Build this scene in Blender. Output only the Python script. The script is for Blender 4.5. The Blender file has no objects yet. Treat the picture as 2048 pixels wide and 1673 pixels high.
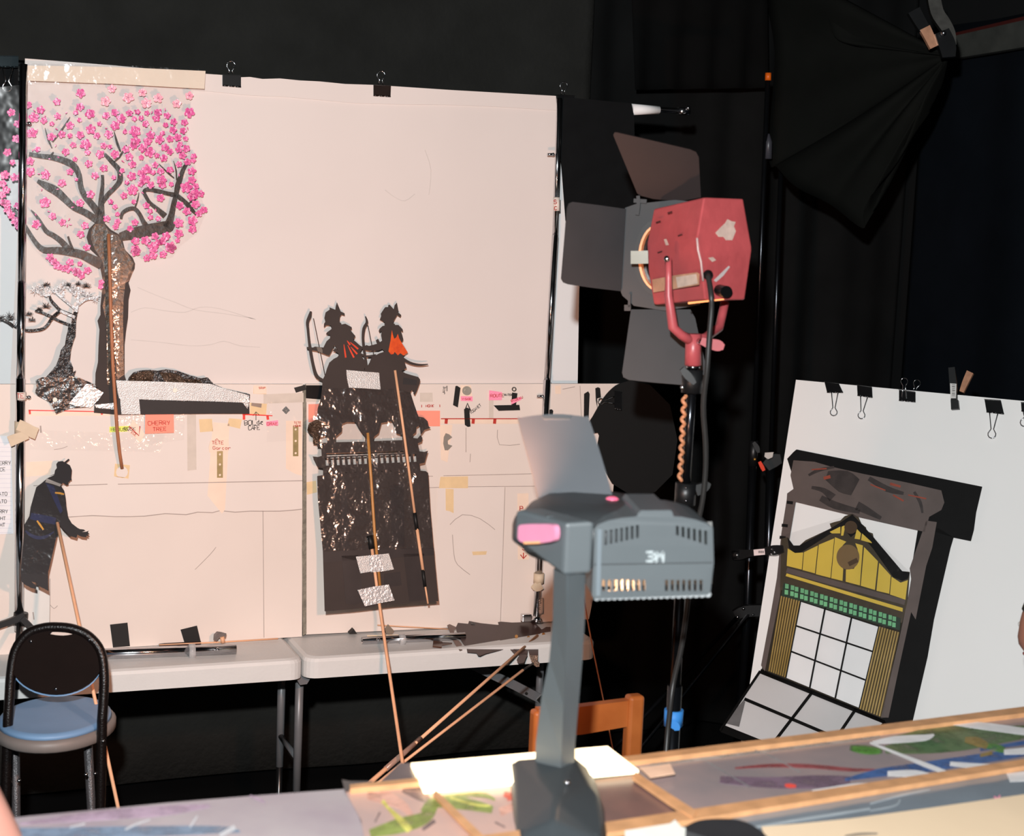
import bpy, bmesh, math, random
from mathutils import Vector as V, Matrix
from mathutils.geometry import tessellate_polygon
random.seed(11)
sc = bpy.context.scene
col = sc.collection
R = math.radians
# ------------------------------------------------------------ camera, world, light, exposure
F, CX, CY, CAMH = 3200.0, 1024.0, 836.5, 1.91
PITCH, ROLL, YAW = R(7.145), R(2.4625), R(21.9)
CAM = V((0, 0, CAMH))
RM = Matrix.Rotation(math.pi / 2 - PITCH, 3, 'X') @ Matrix.Rotation(ROLL, 3, 'Z')
cd = bpy.data.cameras.new('camera')
cam = bpy.data.objects.new('camera', cd)
col.objects.link(cam)
cam.matrix_world = Matrix.Translation(CAM) @ RM.to_4x4()
cd.sensor_fit = 'HORIZONTAL'
cd.sensor_width = 36
cd.lens = F / 2048 * 36
cd.clip_start, cd.clip_end = .05, 60
cd.dof.use_dof = True
cd.dof.focus_distance = 4.35
cd.dof.aperture_fstop = 4.2
sc.camera = cam
sc.view_settings.view_transform = 'Standard'
sc.view_settings.look = 'None'
sc.view_settings.gamma = 1
sc.view_settings.use_curve_mapping = False
sc.view_settings.exposure = .26
wd = bpy.data.worlds.new('world')
sc.world = wd
wd.use_nodes = True
wd.node_tree.nodes['Background'].inputs[0].default_value = (.9, .95, 1, 1)
wd.node_tree.nodes['Background'].inputs[1].default_value = .03

def lamp(name, kind, loc, energy, color, size=.03, target=None, angle=None, blend=.3):
    l = bpy.data.lights.new(name, kind)
    l.energy, l.color = energy, color
    if kind == 'AREA':
        l.size = size
    else:
        l.shadow_soft_size = size
    if angle:
        l.spot_size, l.spot_blend = angle, blend
    o = bpy.data.objects.new(name, l)
    col.objects.link(o)
    o.location = loc
    if target is not None:
        o.rotation_euler = (V(target) - V(loc)).to_track_quat('-Z', 'Y').to_euler()
    return o
# the photographer's flash just above and left of the lens
lamp('camera_flash', 'SPOT', (-.10, .04, CAMH + .30), 545, (.95, .99, 1.0), .03, (.6, 4.3, 1.5), R(105), .5)
# ------------------------------------------------------------ pixel rays, planes, wall frame
def ray(x, y):
    return RM @ V(((x - CX) / F, (CY - y) / F, -1))
def at(x, y, d):
    r = ray(x, y)
    return CAM + r * (d / r.y)
class Pl:
    def __init__(s, p, n):
        s.o, s.n = V(p), V(n).normalized()
        if s.n.dot(CAM - s.o) < 0:
            s.n = -s.n
    def __call__(s, x, y, lift=0.0):
        r = ray(x, y)
        return CAM + r * ((s.o + s.n * lift - CAM).dot(s.n) / r.dot(s.n))
def P3(a, b, c):
    return Pl(a, (b - a).cross(c - a))
U = V((math.cos(YAW), math.sin(YAW), 0))
N = V((math.sin(YAW), -math.cos(YAW), 0))
Z = V((0, 0, 1))
W0 = at(550, 770, 4.27)
def WP(o=0.0):
    return Pl(W0 + N * o, N)
def w(x, y, o=0.0):
    return WP(o)(x, y)
ZP = lambda z: Pl((0, 0, z), (0, 0, 1))
ZT = w(540, 1279).z                     # folding table height
def wo(p):                              # offset of a point from the wall plane
    return (p - W0).dot(N)
def wu(u, o, z):                        # point from wall coordinates
    p = W0 + U * u + N * o
    return V((p.x, p.y, z))
# ------------------------------------------------------------ materials
def lin(c):
    f = lambda v: v / 12.92 if v <= .04045 else ((v + .055) / 1.055) ** 2.4
    return tuple(f(v / 255) for v in c) + (1,)
MC = {}
def M(name, rgb, rough=.55, metal=0.0, var=.12, scale=18.0, bump=0.0, bscale=None, spec=.4, emit=None, es=1.0, rgb2=None, sharp=False):
    if name in MC:
        return MC[name]
    m = bpy.data.materials.new(name)
    m.use_nodes = True
    nt = m.node_tree
    b = nt.nodes['Principled BSDF']
    b.inputs['Roughness'].default_value = rough
    b.inputs['Metallic'].default_value = metal
    b.inputs['Specular IOR Level'].default_value = spec
    tc = nt.nodes.new('ShaderNodeTexCoord')
    nz = nt.nodes.new('ShaderNodeTexNoise')
    nz.inputs['Scale'].default_value = scale
    nz.inputs['Detail'].default_value = 5
    nt.links.new(tc.outputs['Object'], nz.inputs['Vector'])
    rp = nt.nodes.new('ShaderNodeValToRGB')
    c = lin(rgb)
    if rgb2:
        rp.color_ramp.elements[0].color, rp.color_ramp.elements[1].color = c, lin(rgb2)
    else:
        rp.color_ramp.elements[0].color = tuple(v * (1 - var) for v in c[:3]) + (1,)
        rp.color_ramp.elements[1].color = tuple(min(1, v * (1 + var)) for v in c[:3]) + (1,)
    lo, hi = (.46, .54) if sharp else (.3, .7)
    rp.color_ramp.elements[0].position, rp.color_ramp.elements[1].position = lo, hi
    nt.links.new(nz.outputs['Fac'], rp.inputs['Fac'])
    nt.links.new(rp.outputs['Color'], b.inputs['Base Color'])
    if bump:
        n2 = nt.nodes.new('ShaderNodeTexNoise')
        n2.inputs['Scale'].default_value = bscale or scale * 3
        n2.inputs['Detail'].default_value = 3
        nt.links.new(tc.outputs['Object'], n2.inputs['Vector'])
        bp = nt.nodes.new('ShaderNodeBump')
        bp.inputs['Strength'].default_value = bump
        bp.inputs['Distance'].default_value = .02
        nt.links.new(n2.outputs['Fac'], bp.inputs['Height'])
        nt.links.new(bp.outputs['Normal'], b.inputs['Normal'])
    if emit:
        b.inputs['Emission Color'].default_value = lin(emit)
        b.inputs['Emission Strength'].default_value = es
    MC[name] = m
    return m
def film(name, rgb=(255, 255, 255), clear=.86, rough=.1, bump=.5, bscale=35.0, body=None):
    if name in MC:
        return MC[name]
    m = bpy.data.materials.new(name)
    m.use_nodes = True
    nt = m.node_tree
    out = nt.nodes['Material Output']
    nt.nodes.remove(nt.nodes['Principled BSDF'])
    tr = nt.nodes.new('ShaderNodeBsdfTransparent')
    tr.inputs[0].default_value = lin(rgb)
    if body:
        gl0 = nt.nodes.new('ShaderNodeBsdfDiffuse')
        gl0.inputs[0].default_value = lin(body)
    gl = nt.nodes.new('ShaderNodeBsdfGlossy')
    gl.inputs['Roughness'].default_value = rough
    tc = nt.nodes.new('ShaderNodeTexCoord')
    nz = nt.nodes.new('ShaderNodeTexNoise')
    nz.inputs['Scale'].default_value = bscale
    nz.inputs['Detail'].default_value = 3
    nt.links.new(tc.outputs['Object'], nz.inputs['Vector'])
    bp = nt.nodes.new('ShaderNodeBump')
    bp.inputs['Strength'].default_value = bump
    bp.inputs['Distance'].default_value = .02
    nt.links.new(nz.outputs['Fac'], bp.inputs['Height'])
    nt.links.new(bp.outputs['Normal'], gl.inputs['Normal'])
    mx = nt.nodes.new('ShaderNodeMixShader')
    if body:
        m0 = nt.nodes.new('ShaderNodeMixShader')
        m0.inputs[0].default_value = 1 - clear
        nt.links.new(tr.outputs[0], m0.inputs[1])
        nt.links.new(gl0.outputs[0], m0.inputs[2])
        mx.inputs[0].default_value = .07
        nt.links.new(m0.outputs[0], mx.inputs[1])
    else:
        mx.inputs[0].default_value = 1 - clear
        nt.links.new(tr.outputs[0], mx.inputs[1])
    nt.links.new(gl.outputs[0], mx.inputs[2])
    nt.links.new(mx.outputs[0], out.inputs['Surface'])
    MC[name] = m
    return m
# ------------------------------------------------------------ mesh helpers
def poly(bm, loops, n, th):
    """flat shape with holes, th thick, its front face on the given points"""
    flat = [p for lp in loops for p in lp]
    fr = [bm.verts.new(p) for p in flat]
    bk = [bm.verts.new(p - n * th) for p in flat]
    for a, b, c in tessellate_polygon(loops):
        if len({a, b, c}) < 3:
            continue
        try:
            f = bm.faces.new((fr[a], fr[b], fr[c]))
            bm.faces.new((bk[c], bk[b], bk[a]))
        except ValueError:
            pass
    i = 0
    for lp in loops:
        k = len(lp)
        for j in range(k):
            a, b = i + j, i + (j + 1) % k
            try:
                bm.faces.new((fr[a], bk[a], bk[b], fr[b]))
            except ValueError:
                pass
        i += k
def shape(bm, pts, pl, th=.001, holes=(), lift=0.0, ox=0, oy=0, s=1.0):
    cv = lambda L: [pl(ox + x / s, oy + y / s, lift) for x, y in L]
    poly(bm, [cv(pts)] + [cv(h) for h in holes], pl.n, th)
def smooth_line(pts, k=3):
    """Catmull-Rom through tuples"""
    out = []
    n = len(pts)
    for i in range(n - 1):
        p0, p1, p2, p3 = pts[max(0, i - 1)], pts[i], pts[i + 1], pts[min(n - 1, i + 2)]
        for j in range(k):
            t = j / k
            out.append(tuple(.5 * (2 * b + (c - a) * t + (2 * a - 5 * b + 4 * c - d) * t * t + (3 * b - a - 3 * c + d) * t ** 3)
                             for a, b, c, d in zip(p0, p1, p2, p3)))
    out.append(tuple(pts[-1]))
    return out
def limb(bm, pts, pl, th=.001, lift=0.0, k=3):
    """flat tapering strip; pts are (x, y, width)"""
    P = smooth_line(pts, k) if len(pts) > 2 else pts
    L, Rr = [], []
    for i, (x, y, wd_) in enumerate(P):
        x0, y0, _ = P[max(0, i - 1)]
        x1, y1, _ = P[min(len(P) - 1, i + 1)]
        d = math.hypot(x1 - x0, y1 - y0) or 1
        nx, ny = -(y1 - y0) / d, (x1 - x0) / d
        L.append((x + nx * wd_ / 2, y + ny * wd_ / 2))
        Rr.append((x - nx * wd_ / 2, y - ny * wd_ / 2))
    # quads, so the strip may bend as it likes
    fl = [pl(a, b, lift) for a, b in L]
    fr = [pl(a, b, lift) for a, b in Rr]
    n = pl.n
    va = [bm.verts.new(p) for p in fl]
    vb = [bm.verts.new(p) for p in fr]
    ua = [bm.verts.new(p - n * th) for p in fl]
    ub = [bm.verts.new(p - n * th) for p in fr]
    for i in range(len(P) - 1):
        bm.faces.new((va[i], va[i + 1], vb[i + 1], vb[i]))
        bm.faces.new((ua[i], ub[i], ub[i + 1], ua[i + 1]))
        bm.faces.new((va[i], ua[i], ua[i + 1], va[i + 1]))
        bm.faces.new((vb[i], vb[i + 1], ub[i + 1], ub[i]))
    bm.faces.new((va[0], vb[0], ub[0], ua[0]))
    bm.faces.new((va[-1], ua[-1], ub[-1], vb[-1]))
def tube(bm, pts, r, seg=10, cap=True):
    pts = [V(p) for p in pts]
    rs = r if isinstance(r, (list, tuple)) else [r] * len(pts)
    prev = None
    rings = []
    for i, p in enumerate(pts):
        t = (pts[min(i + 1, len(pts) - 1)] - pts[max(0, i - 1)]).normalized()
        if prev is None:
            a = V((0, 0, 1)) if abs(t.z) < .9 else V((1, 0, 0))
            prev = t.cross(a).normalized()
        prev = (prev - t * prev.dot(t)).normalized()
        q = t.cross(prev)
        rings.append([bm.verts.new(p + (prev * math.cos(a_) + q * math.sin(a_)) * rs[i])
                      for a_ in (2 * math.pi * j / seg for j in range(seg))])
    for A, B in zip(rings, rings[1:]):
        for j in range(seg):
            bm.faces.new((A[j], A[(j + 1) % seg], B[(j + 1) % seg], B[j])).smooth = True
    if cap:
        bm.faces.new(rings[0][::-1])
        bm.faces.new(rings[-1])
def box(bm, c, sx, sy, sz, ax=(V((1, 0, 0)), V((0, 1, 0)), V((0, 0, 1))), bev=0.0, seg=2):
    c = V(c)
    b2 = bmesh.new()
    vs = {}
    for i in (-1, 1):
        for j in (-1, 1):
            for k in (-1, 1):
                vs[i, j, k] = b2.verts.new(c + ax[0] * (i * sx / 2) + ax[1] * (j * sy / 2) + ax[2] * (k * sz / 2))
    for f in (((-1, -1, -1), (-1, 1, -1), (1, 1, -1), (1, -1, -1)), ((-1, -1, 1), (1, -1, 1), (1, 1, 1), (-1, 1, 1)),
              ((-1, -1, -1), (1, -1, -1), (1, -1, 1), (-1, -1, 1)), ((-1, 1, -1), (-1, 1, 1), (1, 1, 1), (1, 1, -1)),
              ((-1, -1, -1), (-1, -1, 1), (-1, 1, 1), (-1, 1, -1)), ((1, -1, -1), (1, 1, -1), (1, 1, 1), (1, -1, 1))):
        b2.faces.new([vs[k] for k in f])
    if bev:
        bmesh.ops.bevel(b2, geom=list(b2.edges), offset=bev, segments=seg, affect='EDGES', profile=.5)
    merge(bm, b2)
def merge(bm, b2):
    mp = {}
    for v in b2.verts:
        mp[v] = bm.verts.new(v.co)
    for f in b2.faces:
        try:
            g = bm.faces.new([mp[v] for v in f.verts])
            g.smooth = f.smooth
        except ValueError:
            pass
    b2.free()
def hull(bm, pts, bev=0.0, seg=2):
    b2 = bmesh.new()
    for p in pts:
        b2.verts.new(p)
    bmesh.ops.convex_hull(b2, input=list(b2.verts))
    for v in [v for v in b2.verts if not v.link_faces]:
        b2.verts.remove(v)
    bmesh.ops.dissolve_limit(b2, angle_limit=R(3), verts=list(b2.verts), edges=list(b2.edges))
    if bev:
        bmesh.ops.bevel(b2, geom=list(b2.edges), offset=bev, segments=seg, affect='EDGES', profile=.5)
    merge(bm, b2)
def ball(bm, c, r, sx=1, sy=1, sz=1, seg=14):
    b2 = bmesh.new()
    bmesh.ops.create_uvsphere(b2, u_segments=seg, v_segments=max(6, seg // 2 + 2), radius=r)
    for v in b2.verts:
        v.co = V((v.co.x * sx, v.co.y * sy, v.co.z * sz)) + V(c)
    for f in b2.faces:
        f.smooth = True
    merge(bm, b2)
def disc(bm, pl, x, y, rpx, th=.002, lift=0.0, rin=0, seg=20, ry=None):
    ry = ry or rpx
    o = [(x + rpx * math.cos(2 * math.pi * i / seg), y + ry * math.sin(2 * math.pi * i / seg)) for i in range(seg)]
    h = [[(x + rin * math.cos(2 * math.pi * i / seg), y + rin * ry / rpx * math.sin(2 * math.pi * i / seg)) for i in range(seg)]] if rin else []
    shape(bm, o, pl, th, h, lift)
# ------------------------------------------------------------ objects
def obj(name, bm, mat, parent=None, label=None, kind=None, recalc=True):
    if recalc:
        bmesh.ops.recalc_face_normals(bm, faces=list(bm.faces))
    off = V((0, 0, 0))
    if parent:
        q = parent
        while q:
            off += q.location
            q = q.parent
    else:
        xs = [v.co for v in bm.verts]
        lo = V([min(c[i] for c in xs) for i in range(3)])
        hi = V([max(c[i] for c in xs) for i in range(3)])
        off = V(((lo.x + hi.x) / 2, (lo.y + hi.y) / 2, lo.z))
    for v in bm.verts:
        v.co -= off
    me = bpy.data.meshes.new(name)
    bm.to_mesh(me)
    bm.free()
    me.materials.append(mat)
    o = bpy.data.objects.new(name, me)
    col.objects.link(o)
    if parent:
        o.parent = parent
    else:
        o.location = off
    if label:
        o['label'] = label
    if kind:
        o['kind'] = kind
    return o
def tag(o, label, cat, group=None):
    o['label'], o['category'] = label, cat
    if group:
        o['group'] = group
    return o
def thing(name, label, cat, loc, group=None):
    o = bpy.data.objects.new(name, None)
    o.empty_display_size = .05
    col.objects.link(o)
    o.location = loc
    return tag(o, label, cat, group)
def struct(name, bm, mat):
    return obj(name, bm, mat, kind='structure')
B = bmesh.new
def flat(name, pts, pl, mat, parent=None, th=.001, holes=(), lift=0.0, ox=0, oy=0, s=1.0, label=None):
    bm = B()
    shape(bm, pts, pl, th, holes, lift, ox, oy, s)
    return obj(name, bm, mat, parent, label)
def rod(name, pts, r, mat, parent=None, seg=8, label=None):
    bm = B()
    tube(bm, pts, r, seg)
    return obj(name, bm, mat, parent, label)
GL = {'A': '002640 1232', 'B': '0006364533 0333424100', 'C': '4536160501103041', 'D': '00062645412000', 'E': '46060040 0333',
      'F': '000646 0333', 'G': '45361605011030414323', 'H': '0006 4046 0343', 'I': '2026', 'J': '4641301001', 'K': '0006 460340',
      'L': '060040', 'M': '0006224640', 'N': '00064046', 'O': '160501103041453616', 'P': '00063645433303', 'R': '00063645433303 2340',
      'S': '453616050413334241301001', 'T': '0646 2620', 'U': '060110304146', 'V': '062046', 'W': '0610233046', 'X': '0046 0640',
      'Y': '0623 4620', '1': '152620', '3': '0646234342413001', 'a': '3414031120304340', 'c': '34140311203 1'.replace(' ', ''), 'n': '0004 033443 40',
      'e': '0333341403012030', 'd': '3403012031 3630', 'o': '1403011030334314', 'r': '0004 0334', ' ': '', '^': '0526'}
def ink(bm, text, x, y, h, pl, wpx=1.3, ang=0.0, sp=1.35, asp=.62, lift=.0012, jit=.25):
    """handwriting: strokes of letters, lower left corner of the first letter at pixel x, y"""
    ca, sa = math.cos(ang), math.sin(ang)
    cur = 0.0
    for ch in text:
        jy = random.uniform(-.3, .3)
        for st in GL.get(ch, '').split():
            pts = []
            for i in range(0, len(st) - 1, 2):
                gx, gy = int(st[i]) / 4 * asp * h + cur + random.uniform(-jit, jit), (int(st[i + 1]) + jy) / 6 * h + random.uniform(-jit, jit)
                pts.append((x + gx * ca + gy * sa, y + gx * sa - gy * ca, wpx))
            if len(pts) > 1:
                limb(bm, pts, pl, .0004, lift, 1)
        cur += asp * h * sp
# ============================================================ setting
m_floor = M('black floor', (14, 14, 15), .5, var=.3, scale=3)
m_dark = M('dark wall', (9, 9, 10), .9, var=.2, scale=4)
m_cloth = M('black drape', (44, 43, 41), .95, var=.15, scale=6, spec=.05, bump=.15, bscale=60)
m_cloth2 = M('soft black drape', (15, 15, 15), .95, var=.15, scale=6, spec=.05)
m_cloth3 = M('blue black drape', (17, 20, 25), .95, var=.15, scale=6, spec=.05)
CB = -.9                                  # main drape stands this far behind the boards
corner = WP(CB)(1548, 600)
uc = (corner - W0).dot(U)
def slab(name, a, b, z0, z1, th, mat):
    a, b = V((a.x, a.y, 0)), V((b.x, b.y, 0))
    d = (b - a).normalized()
    bm = B()
    box(bm, (a + b) / 2 + Z * (z0 + z1) / 2, (b - a).length, th, z1 - z0, (d, Z.cross(d), Z))
    return struct(name, bm, mat)
bm = B()
box(bm, (0, 2.2, -.05), 9, 11, .1)
struct('floor', bm, m_floor)
bm = B()
box(bm, (0, 2.2, 3.65), 9, 11, .1)
struct('ceiling', bm, m_dark)
slab('wall_back', wu(-3.2, CB - .32, 0), wu(uc + .95, CB - .32, 0), 0, 3.6, .1, m_dark)
slab('wall_right', wu(uc + .72, CB - .2, 0), wu(uc + .72, 3.4, 0), 0, 3.6, .1, m_dark)
def drape(name, a, b, z0, z1, mat, folds, amp, label, seed=0, zig=None):
    """hanging cloth between two ground points, with soft vertical folds"""
    rnd = random.Random(seed)
    a, b = V((a.x, a.y, 0)), V((b.x, b.y, 0))
    d = (b - a)
    n = Z.cross(d.normalized())
    cs = [(rnd.uniform(.6, 1.5) * folds, rnd.uniform(0, 6.3), rnd.uniform(.3, 1)) for _ in range(4)]
    K, L = 140, 14
    bm = B()
    rows = []
    for j in range(L + 1):
        t = j / L
        row = []
        for i in range(K + 1):
            s = i / K
            h = sum(c[2] * math.sin(6.283 * c[0] * s + c[1] + .5 * t) for c in cs) / 2.5
            h *= amp * (.55 + .45 * (1 - t))
            row.append(bm.verts.new(a + d * s + n * h + Z * (z0 + (z1 - z0) * t)))
        rows.append(row)
    for A, C in zip(rows, rows[1:]):
        for i in range(K):
            bm.faces.new((A[i], A[i + 1], C[i + 1], C[i])).smooth = True
    o = obj(name, bm, mat)
    sol = o.modifiers.new('cloth thickness', 'SOLIDIFY')
    sol.thickness = .003
    return tag(o, label, 'curtain')
ue = (WP(CB)(1172, 300) - W0).dot(U)
drape('backdrop_curtain', wu(-2.6, CB, 0), wu(ue, CB, 0), .03, 3.1, m_cloth, 5, .03,
      'faded black cloth backdrop hanging behind the white screen and tables', 1)
drape('backdrop_curtain', wu(ue - .12, CB - .09, 0), wu(uc + .6, CB - .09, 0), .03, 3.1, M('deep black drape', (24, 24, 24), .95, var=.15, scale=6, spec=.05), 6, .035,
      'deep black cloth backdrop hanging behind the red stage lamp', 5)
drape('side_curtain', wu(uc + .55, CB + .05, 0), wu(uc + .55, 2.3, 0), .02, WP(CB)(1548, 60).z + .05, m_cloth3, 6, .03,
      'blue-black curtain hanging along the side behind the leaning white board', 2)
# valance cloth over the backdrop
vp = WP(CB + .14)
def hung(name, pts, pl, mat, label, amp=.006, folds=5, cat='cloth', seg=24, parent=None):
    """four cornered hanging cloth given by pixel corners tl, tr, br, bl"""
    tl, tr, br, bl = [pl(*p) for p in pts]
    bm = B()
    rows = []
    for j in range(9):
        t = j / 8
        row = []
        for i in range(seg + 1):
            s = i / seg
            p = (tl.lerp(tr, s)).lerp(bl.lerp(br, s), t)
            row.append(bm.verts.new(p + pl.n * amp * math.sin(6.283 * folds * s + 1.5 * t) * (.4 + t)))
        rows.append(row)
    for A, C in zip(rows, rows[1:]):
        for i in range(seg):
            bm.faces.new((A[i], A[i + 1], C[i + 1], C[i])).smooth = True
    o = obj(name, bm, mat, parent)
    o.modifiers.new('cloth thickness', 'SOLIDIFY').thickness = .002
    if parent:
        return o
    return tag(o, label, cat)
hung('black_cloth', [(1262, -40), (1535, -40), (1532, 176), (1266, 180)], vp, m_cloth2,
     'short square-cornered black cloth hanging at the top above the pole end', .012, 4)
# cloth pinned to the corner stand and gathered at the overhead clamp
cl = at(1897, 112, 4.9)
st_top = at(1539, 160, 5.25)
fp = P3(cl, st_top, at(1720, 460, 5.05))
outl = [(1880, 108), (1810, 103), (1760, 99), (1700, 90), (1668, 62), (1640, -30), (1539, -30), (1539, 100), (1539, 210), (1540, 326), (1561, 335), (1602, 375),
        (1640, 400), (1672, 421), (1720, 457), (1729, 433), (1752, 394), (1780, 348), (1812, 294), (1843, 237), (1872, 172), (1890, 130)]
outl = smooth_line(outl, 4)
bm = B()
rings = []
for t in [i / 14 for i in range(1, 15)]:
    rw = []
    for k, (x, y) in enumerate(outl):
        q = fp(x, y)
        h = math.sin(k * .62) * .03 * (t * (1.15 - t) * 2.4) + math.sin(k * .27 + t * 3) * .03 * t
        rw.append(bm.verts.new(cl.lerp(q, t) + fp.n * h))
    rings.append(rw)
c0 = bm.verts.new(cl)
for i in range(len(outl) - 1):
    bm.faces.new((c0, rings[0][i], rings[0][i + 1])).smooth = True
for A, C in zip(rings, rings[1:]):
    for i in range(len(outl) - 1):
        bm.faces.new((A[i], A[i + 1], C[i + 1], C[i])).smooth = True
o = obj('black_cloth', bm, M('gathered black cloth', (20, 20, 18), .95, var=.15, scale=6, spec=.05))
o.modifiers.new('cloth thickness', 'SOLIDIFY').thickness = .002
tag(o, 'black cloth gathered into radiating folds at the overhead clamp', 'cloth')
# batten along the side and the clamp on it
sp = Pl(wu(uc + .46, 0, 0), -U)
m_bat = M('grey batten', (62, 62, 58), .7, var=.25, scale=12)
t = thing('batten', 'grey rail with dark red upper edge high on the side curtain', 'rail', sp(1975, 110))
flat('rail', [(1908, 72), (2110, 26), (2110, 84), (1908, 117)], sp, m_bat, t, .03)
flat('red_edge', [(1908, 66), (2110, 18), (2110, 26), (1908, 72)], sp, M('dark red paint', (70, 22, 18), .6), t, .028)
m_steel = M('brushed steel', (150, 146, 140), .3, 1, var=.2, scale=40)
m_chrome = M('chrome', (205, 205, 208), .12, 1, var=.08, scale=30)
m_blackmet = M('black enamel', (16, 16, 17), .28, 0, var=.2, scale=30, spec=.6)
m_copper = M('copper coloured grip', (196, 142, 112), .35, .3, var=.2, scale=40)
kp = Pl(at(1890, 60, 4.78), (0, -1, .1))
t = thing('spring_clamp', 'metal spring clamp gripping cloth at the end of the high rail', 'clamp', kp(1895, 112))
bm = B(); limb(bm, [(1866, -20, 26), (1874, 22, 26), (1888, 45, 26), (1900, 66, 22), (1904, 90, 18)], kp, .02)
obj('jaw', bm, m_steel, t)
bm = B(); limb(bm, [(1828, 20, 26), (1838, 38, 24), (1850, 58, 22)], kp, .02, .01)
obj('lever', bm, m_blackmet, t)
bm = B(); limb(bm, [(1850, 55, 22), (1860, 75, 20), (1869, 94, 18)], kp, .016, .012)
obj('grip', bm, m_copper, t)
bm = B(); limb(bm, [(1884, 62, 30), (1895, 90, 34), (1898, 114, 26)], kp, .02, .02)
obj('tip', bm, m_blackmet, t)
bm = B(); ball(bm, kp(1887, 66, .03), .008); obj('rivet', bm, m_chrome, t)
# ============================================================ screen, frame, boards
m_screen = M('screen cloth', (217, 207, 202), .9, var=.02, scale=3, spec=.1)
m_board = M('foam board', (221, 208, 199), .75, var=.025, scale=4, spec=.2)
m_paper = M('taped paper', (222, 210, 202), .7, var=.02, scale=5, spec=.3)
m_card = M('cream card', (228, 212, 194), .6, var=.03, scale=10)
m_edge = M('crumbled foam edge', (128, 122, 110), .9, var=.25, scale=60, bump=.4)
SC = WP(-.016)
t = thing('projection_screen', 'large white cloth screen hung across the frame behind the cherry tree', 'screen', w(580, 772, -.03))
top = [(50, 117), (230, 131), (400, 147), (445, 150), (470, 155), (500, 154), (525, 158), (560, 157), (600, 161), (640, 163), (690, 168), (750, 170), (900, 180), (1112, 192)]
flat('sheet', top + [(1114, 222), (1106, 440), (1093, 785), (20, 785), (36, 450)], SC, m_screen, t, .001)
hemlo = [(1113, 221), (1000, 214), (900, 210), (800, 209), (705, 206), (640, 200), (571, 194), (500, 191), (400, 181), (230, 160), (50, 142)]
flat('hem', top + hemlo, SC, m_screen, t, .0035, lift=.0045)
m_faint = M('faint pencil', (203, 194, 189), .9, var=.05)
for ln in ([(275, 575), (310, 590), (350, 605), (390, 620), (450, 628), (510, 638)], [(262, 625), (290, 616), (330, 622), (370, 625), (400, 615), (440, 618), (512, 640)],
           [(262, 680), (320, 685), (380, 692), (420, 690), (448, 683), (480, 692), (520, 695)], [(770, 380), (790, 395), (810, 402), (830, 388)], [(850, 300), (862, 340), (858, 390)]):
    bm = B(); limb(bm, [(x, y, 1.6) for x, y in ln], SC, .0004, .0008)
    obj('pencil_outline', bm, m_faint, t)
flat('backing_sheet', [(-40, 250), (20, 320), (1118, 292), (1133, 440), (1162, 445), (1158, 600), (1155, 785), (-40, 785)], WP(-.07), M('backing cloth', (222, 222, 222), .9, var=.02, scale=3, spec=.1), None, .001)
tag(bpy.data.objects['backing_sheet'], 'white backing cloth showing in strips outside both chrome poles', 'cloth')
flat('black_cloth', [(1117, 193), (1190, 200), (1263, 207), (1268, 231), (1275, 447), (1200, 444), (1131, 441), (1122, 320)], WP(-.030), M('flat black cloth', (20, 21, 22), .95, var=.1, spec=.05), None, .0015)
tag(bpy.data.objects['black_cloth.002'], 'black cloth clipped over the crossbar right of the white screen', 'cloth')
flat('black_cloth', [(-50, 132), (37, 133), (37, 222), (28, 285), (19, 345), (-50, 352)], WP(-.05), MC['flat black cloth'], None, .0015)
tag(bpy.data.objects['black_cloth.003'], 'black cloth behind the blossom film in the top left corner', 'cloth')
# frame: two poles and a crossbar
m_tan = M('tan tape', (206, 186, 160), .6, var=.06, scale=40)
t = thing('screen_frame', 'chrome pole frame standing on the tables and holding up the screen', 'stand', w(560, 1275, .03))
def pole(pts, rr):
    for i, (a, b) in enumerate(zip(pts, pts[1:])):
        rod('pole', [w(*a, .03), w(*b, .03)], rr[i], m_chrome, t, 16)
pole([(47, 128), (43, 565), (41, 757), (38, 1262)], [.0098, .0102, .0118])
pole([(1119, 196), (1110, 470), (1094, 760), (1073, 1243)], [.0075, .0085, .0105])
rod('crossbar', [w(-40, 120, -.045), w(550, 166, -.045), w(1360, 222, -.045)], .008, m_chrome, t, 12)
rod('crossbar_sleeve', [w(1262, 219, -.045), w(1318, 220, -.045)], [.0165, .0115], M('white sleeve', (235, 235, 235), .6, var=.02), t, 12)
bm = B(); tube(bm, [w(1356, 222, -.045), w(1378, 223, -.045)], .0115, 12); ball(bm, w(1376, 216, -.035), .007)
obj('bar_end', bm, m_chrome, t)
for x, y in ((56, 247), (55, 795), (1103, 309), (1082, 793)):
    bm = B(); tube(bm, [w(x - 8, y, .03), w(x + 4, y, .03)], .004, 8); ball(bm, w(x + 3, y, .03), .005)
    obj('knob', bm, m_chrome, t)
m_label = M('masking tape label', (222, 210, 200), .6, var=.05, scale=50)
def wrap(name, x, y0, y1, r, mat, dx=0):
    return rod(name, [w(x, y0, .03), w(x + dx, y1, .03)], r, mat, t, 14)
tl1 = wrap('tape_label', 42, 784, 800, .0128, m_label)
wrap('tape_label', 1113, 395, 422, .0096, m_label)
tl2 = wrap('tape_label', 1079, 1197, 1226, .0112, m_label)
m_red = M('red ink', (178, 50, 40), .7, var=.1)
m_ink = M('black ink', (40, 36, 36), .7, var=.1)
bm = B(); ink(bm, 'TE', 34, 797, 9, WP(.0435), 1.3); ink(bm, 'S', 1108, 408, 8, WP(.041), 1.4); ink(bm, 'C', 1109, 420, 7, WP(.041), 1.4)
obj('red_lettering', bm, m_red, tl1)
bm = B(); ink(bm, 'COIN', 1075, 1199, 6.5, WP(.043), 1.1, R(92))
obj('black_lettering', bm, m_ink, tl2)
bm = B()
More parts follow.
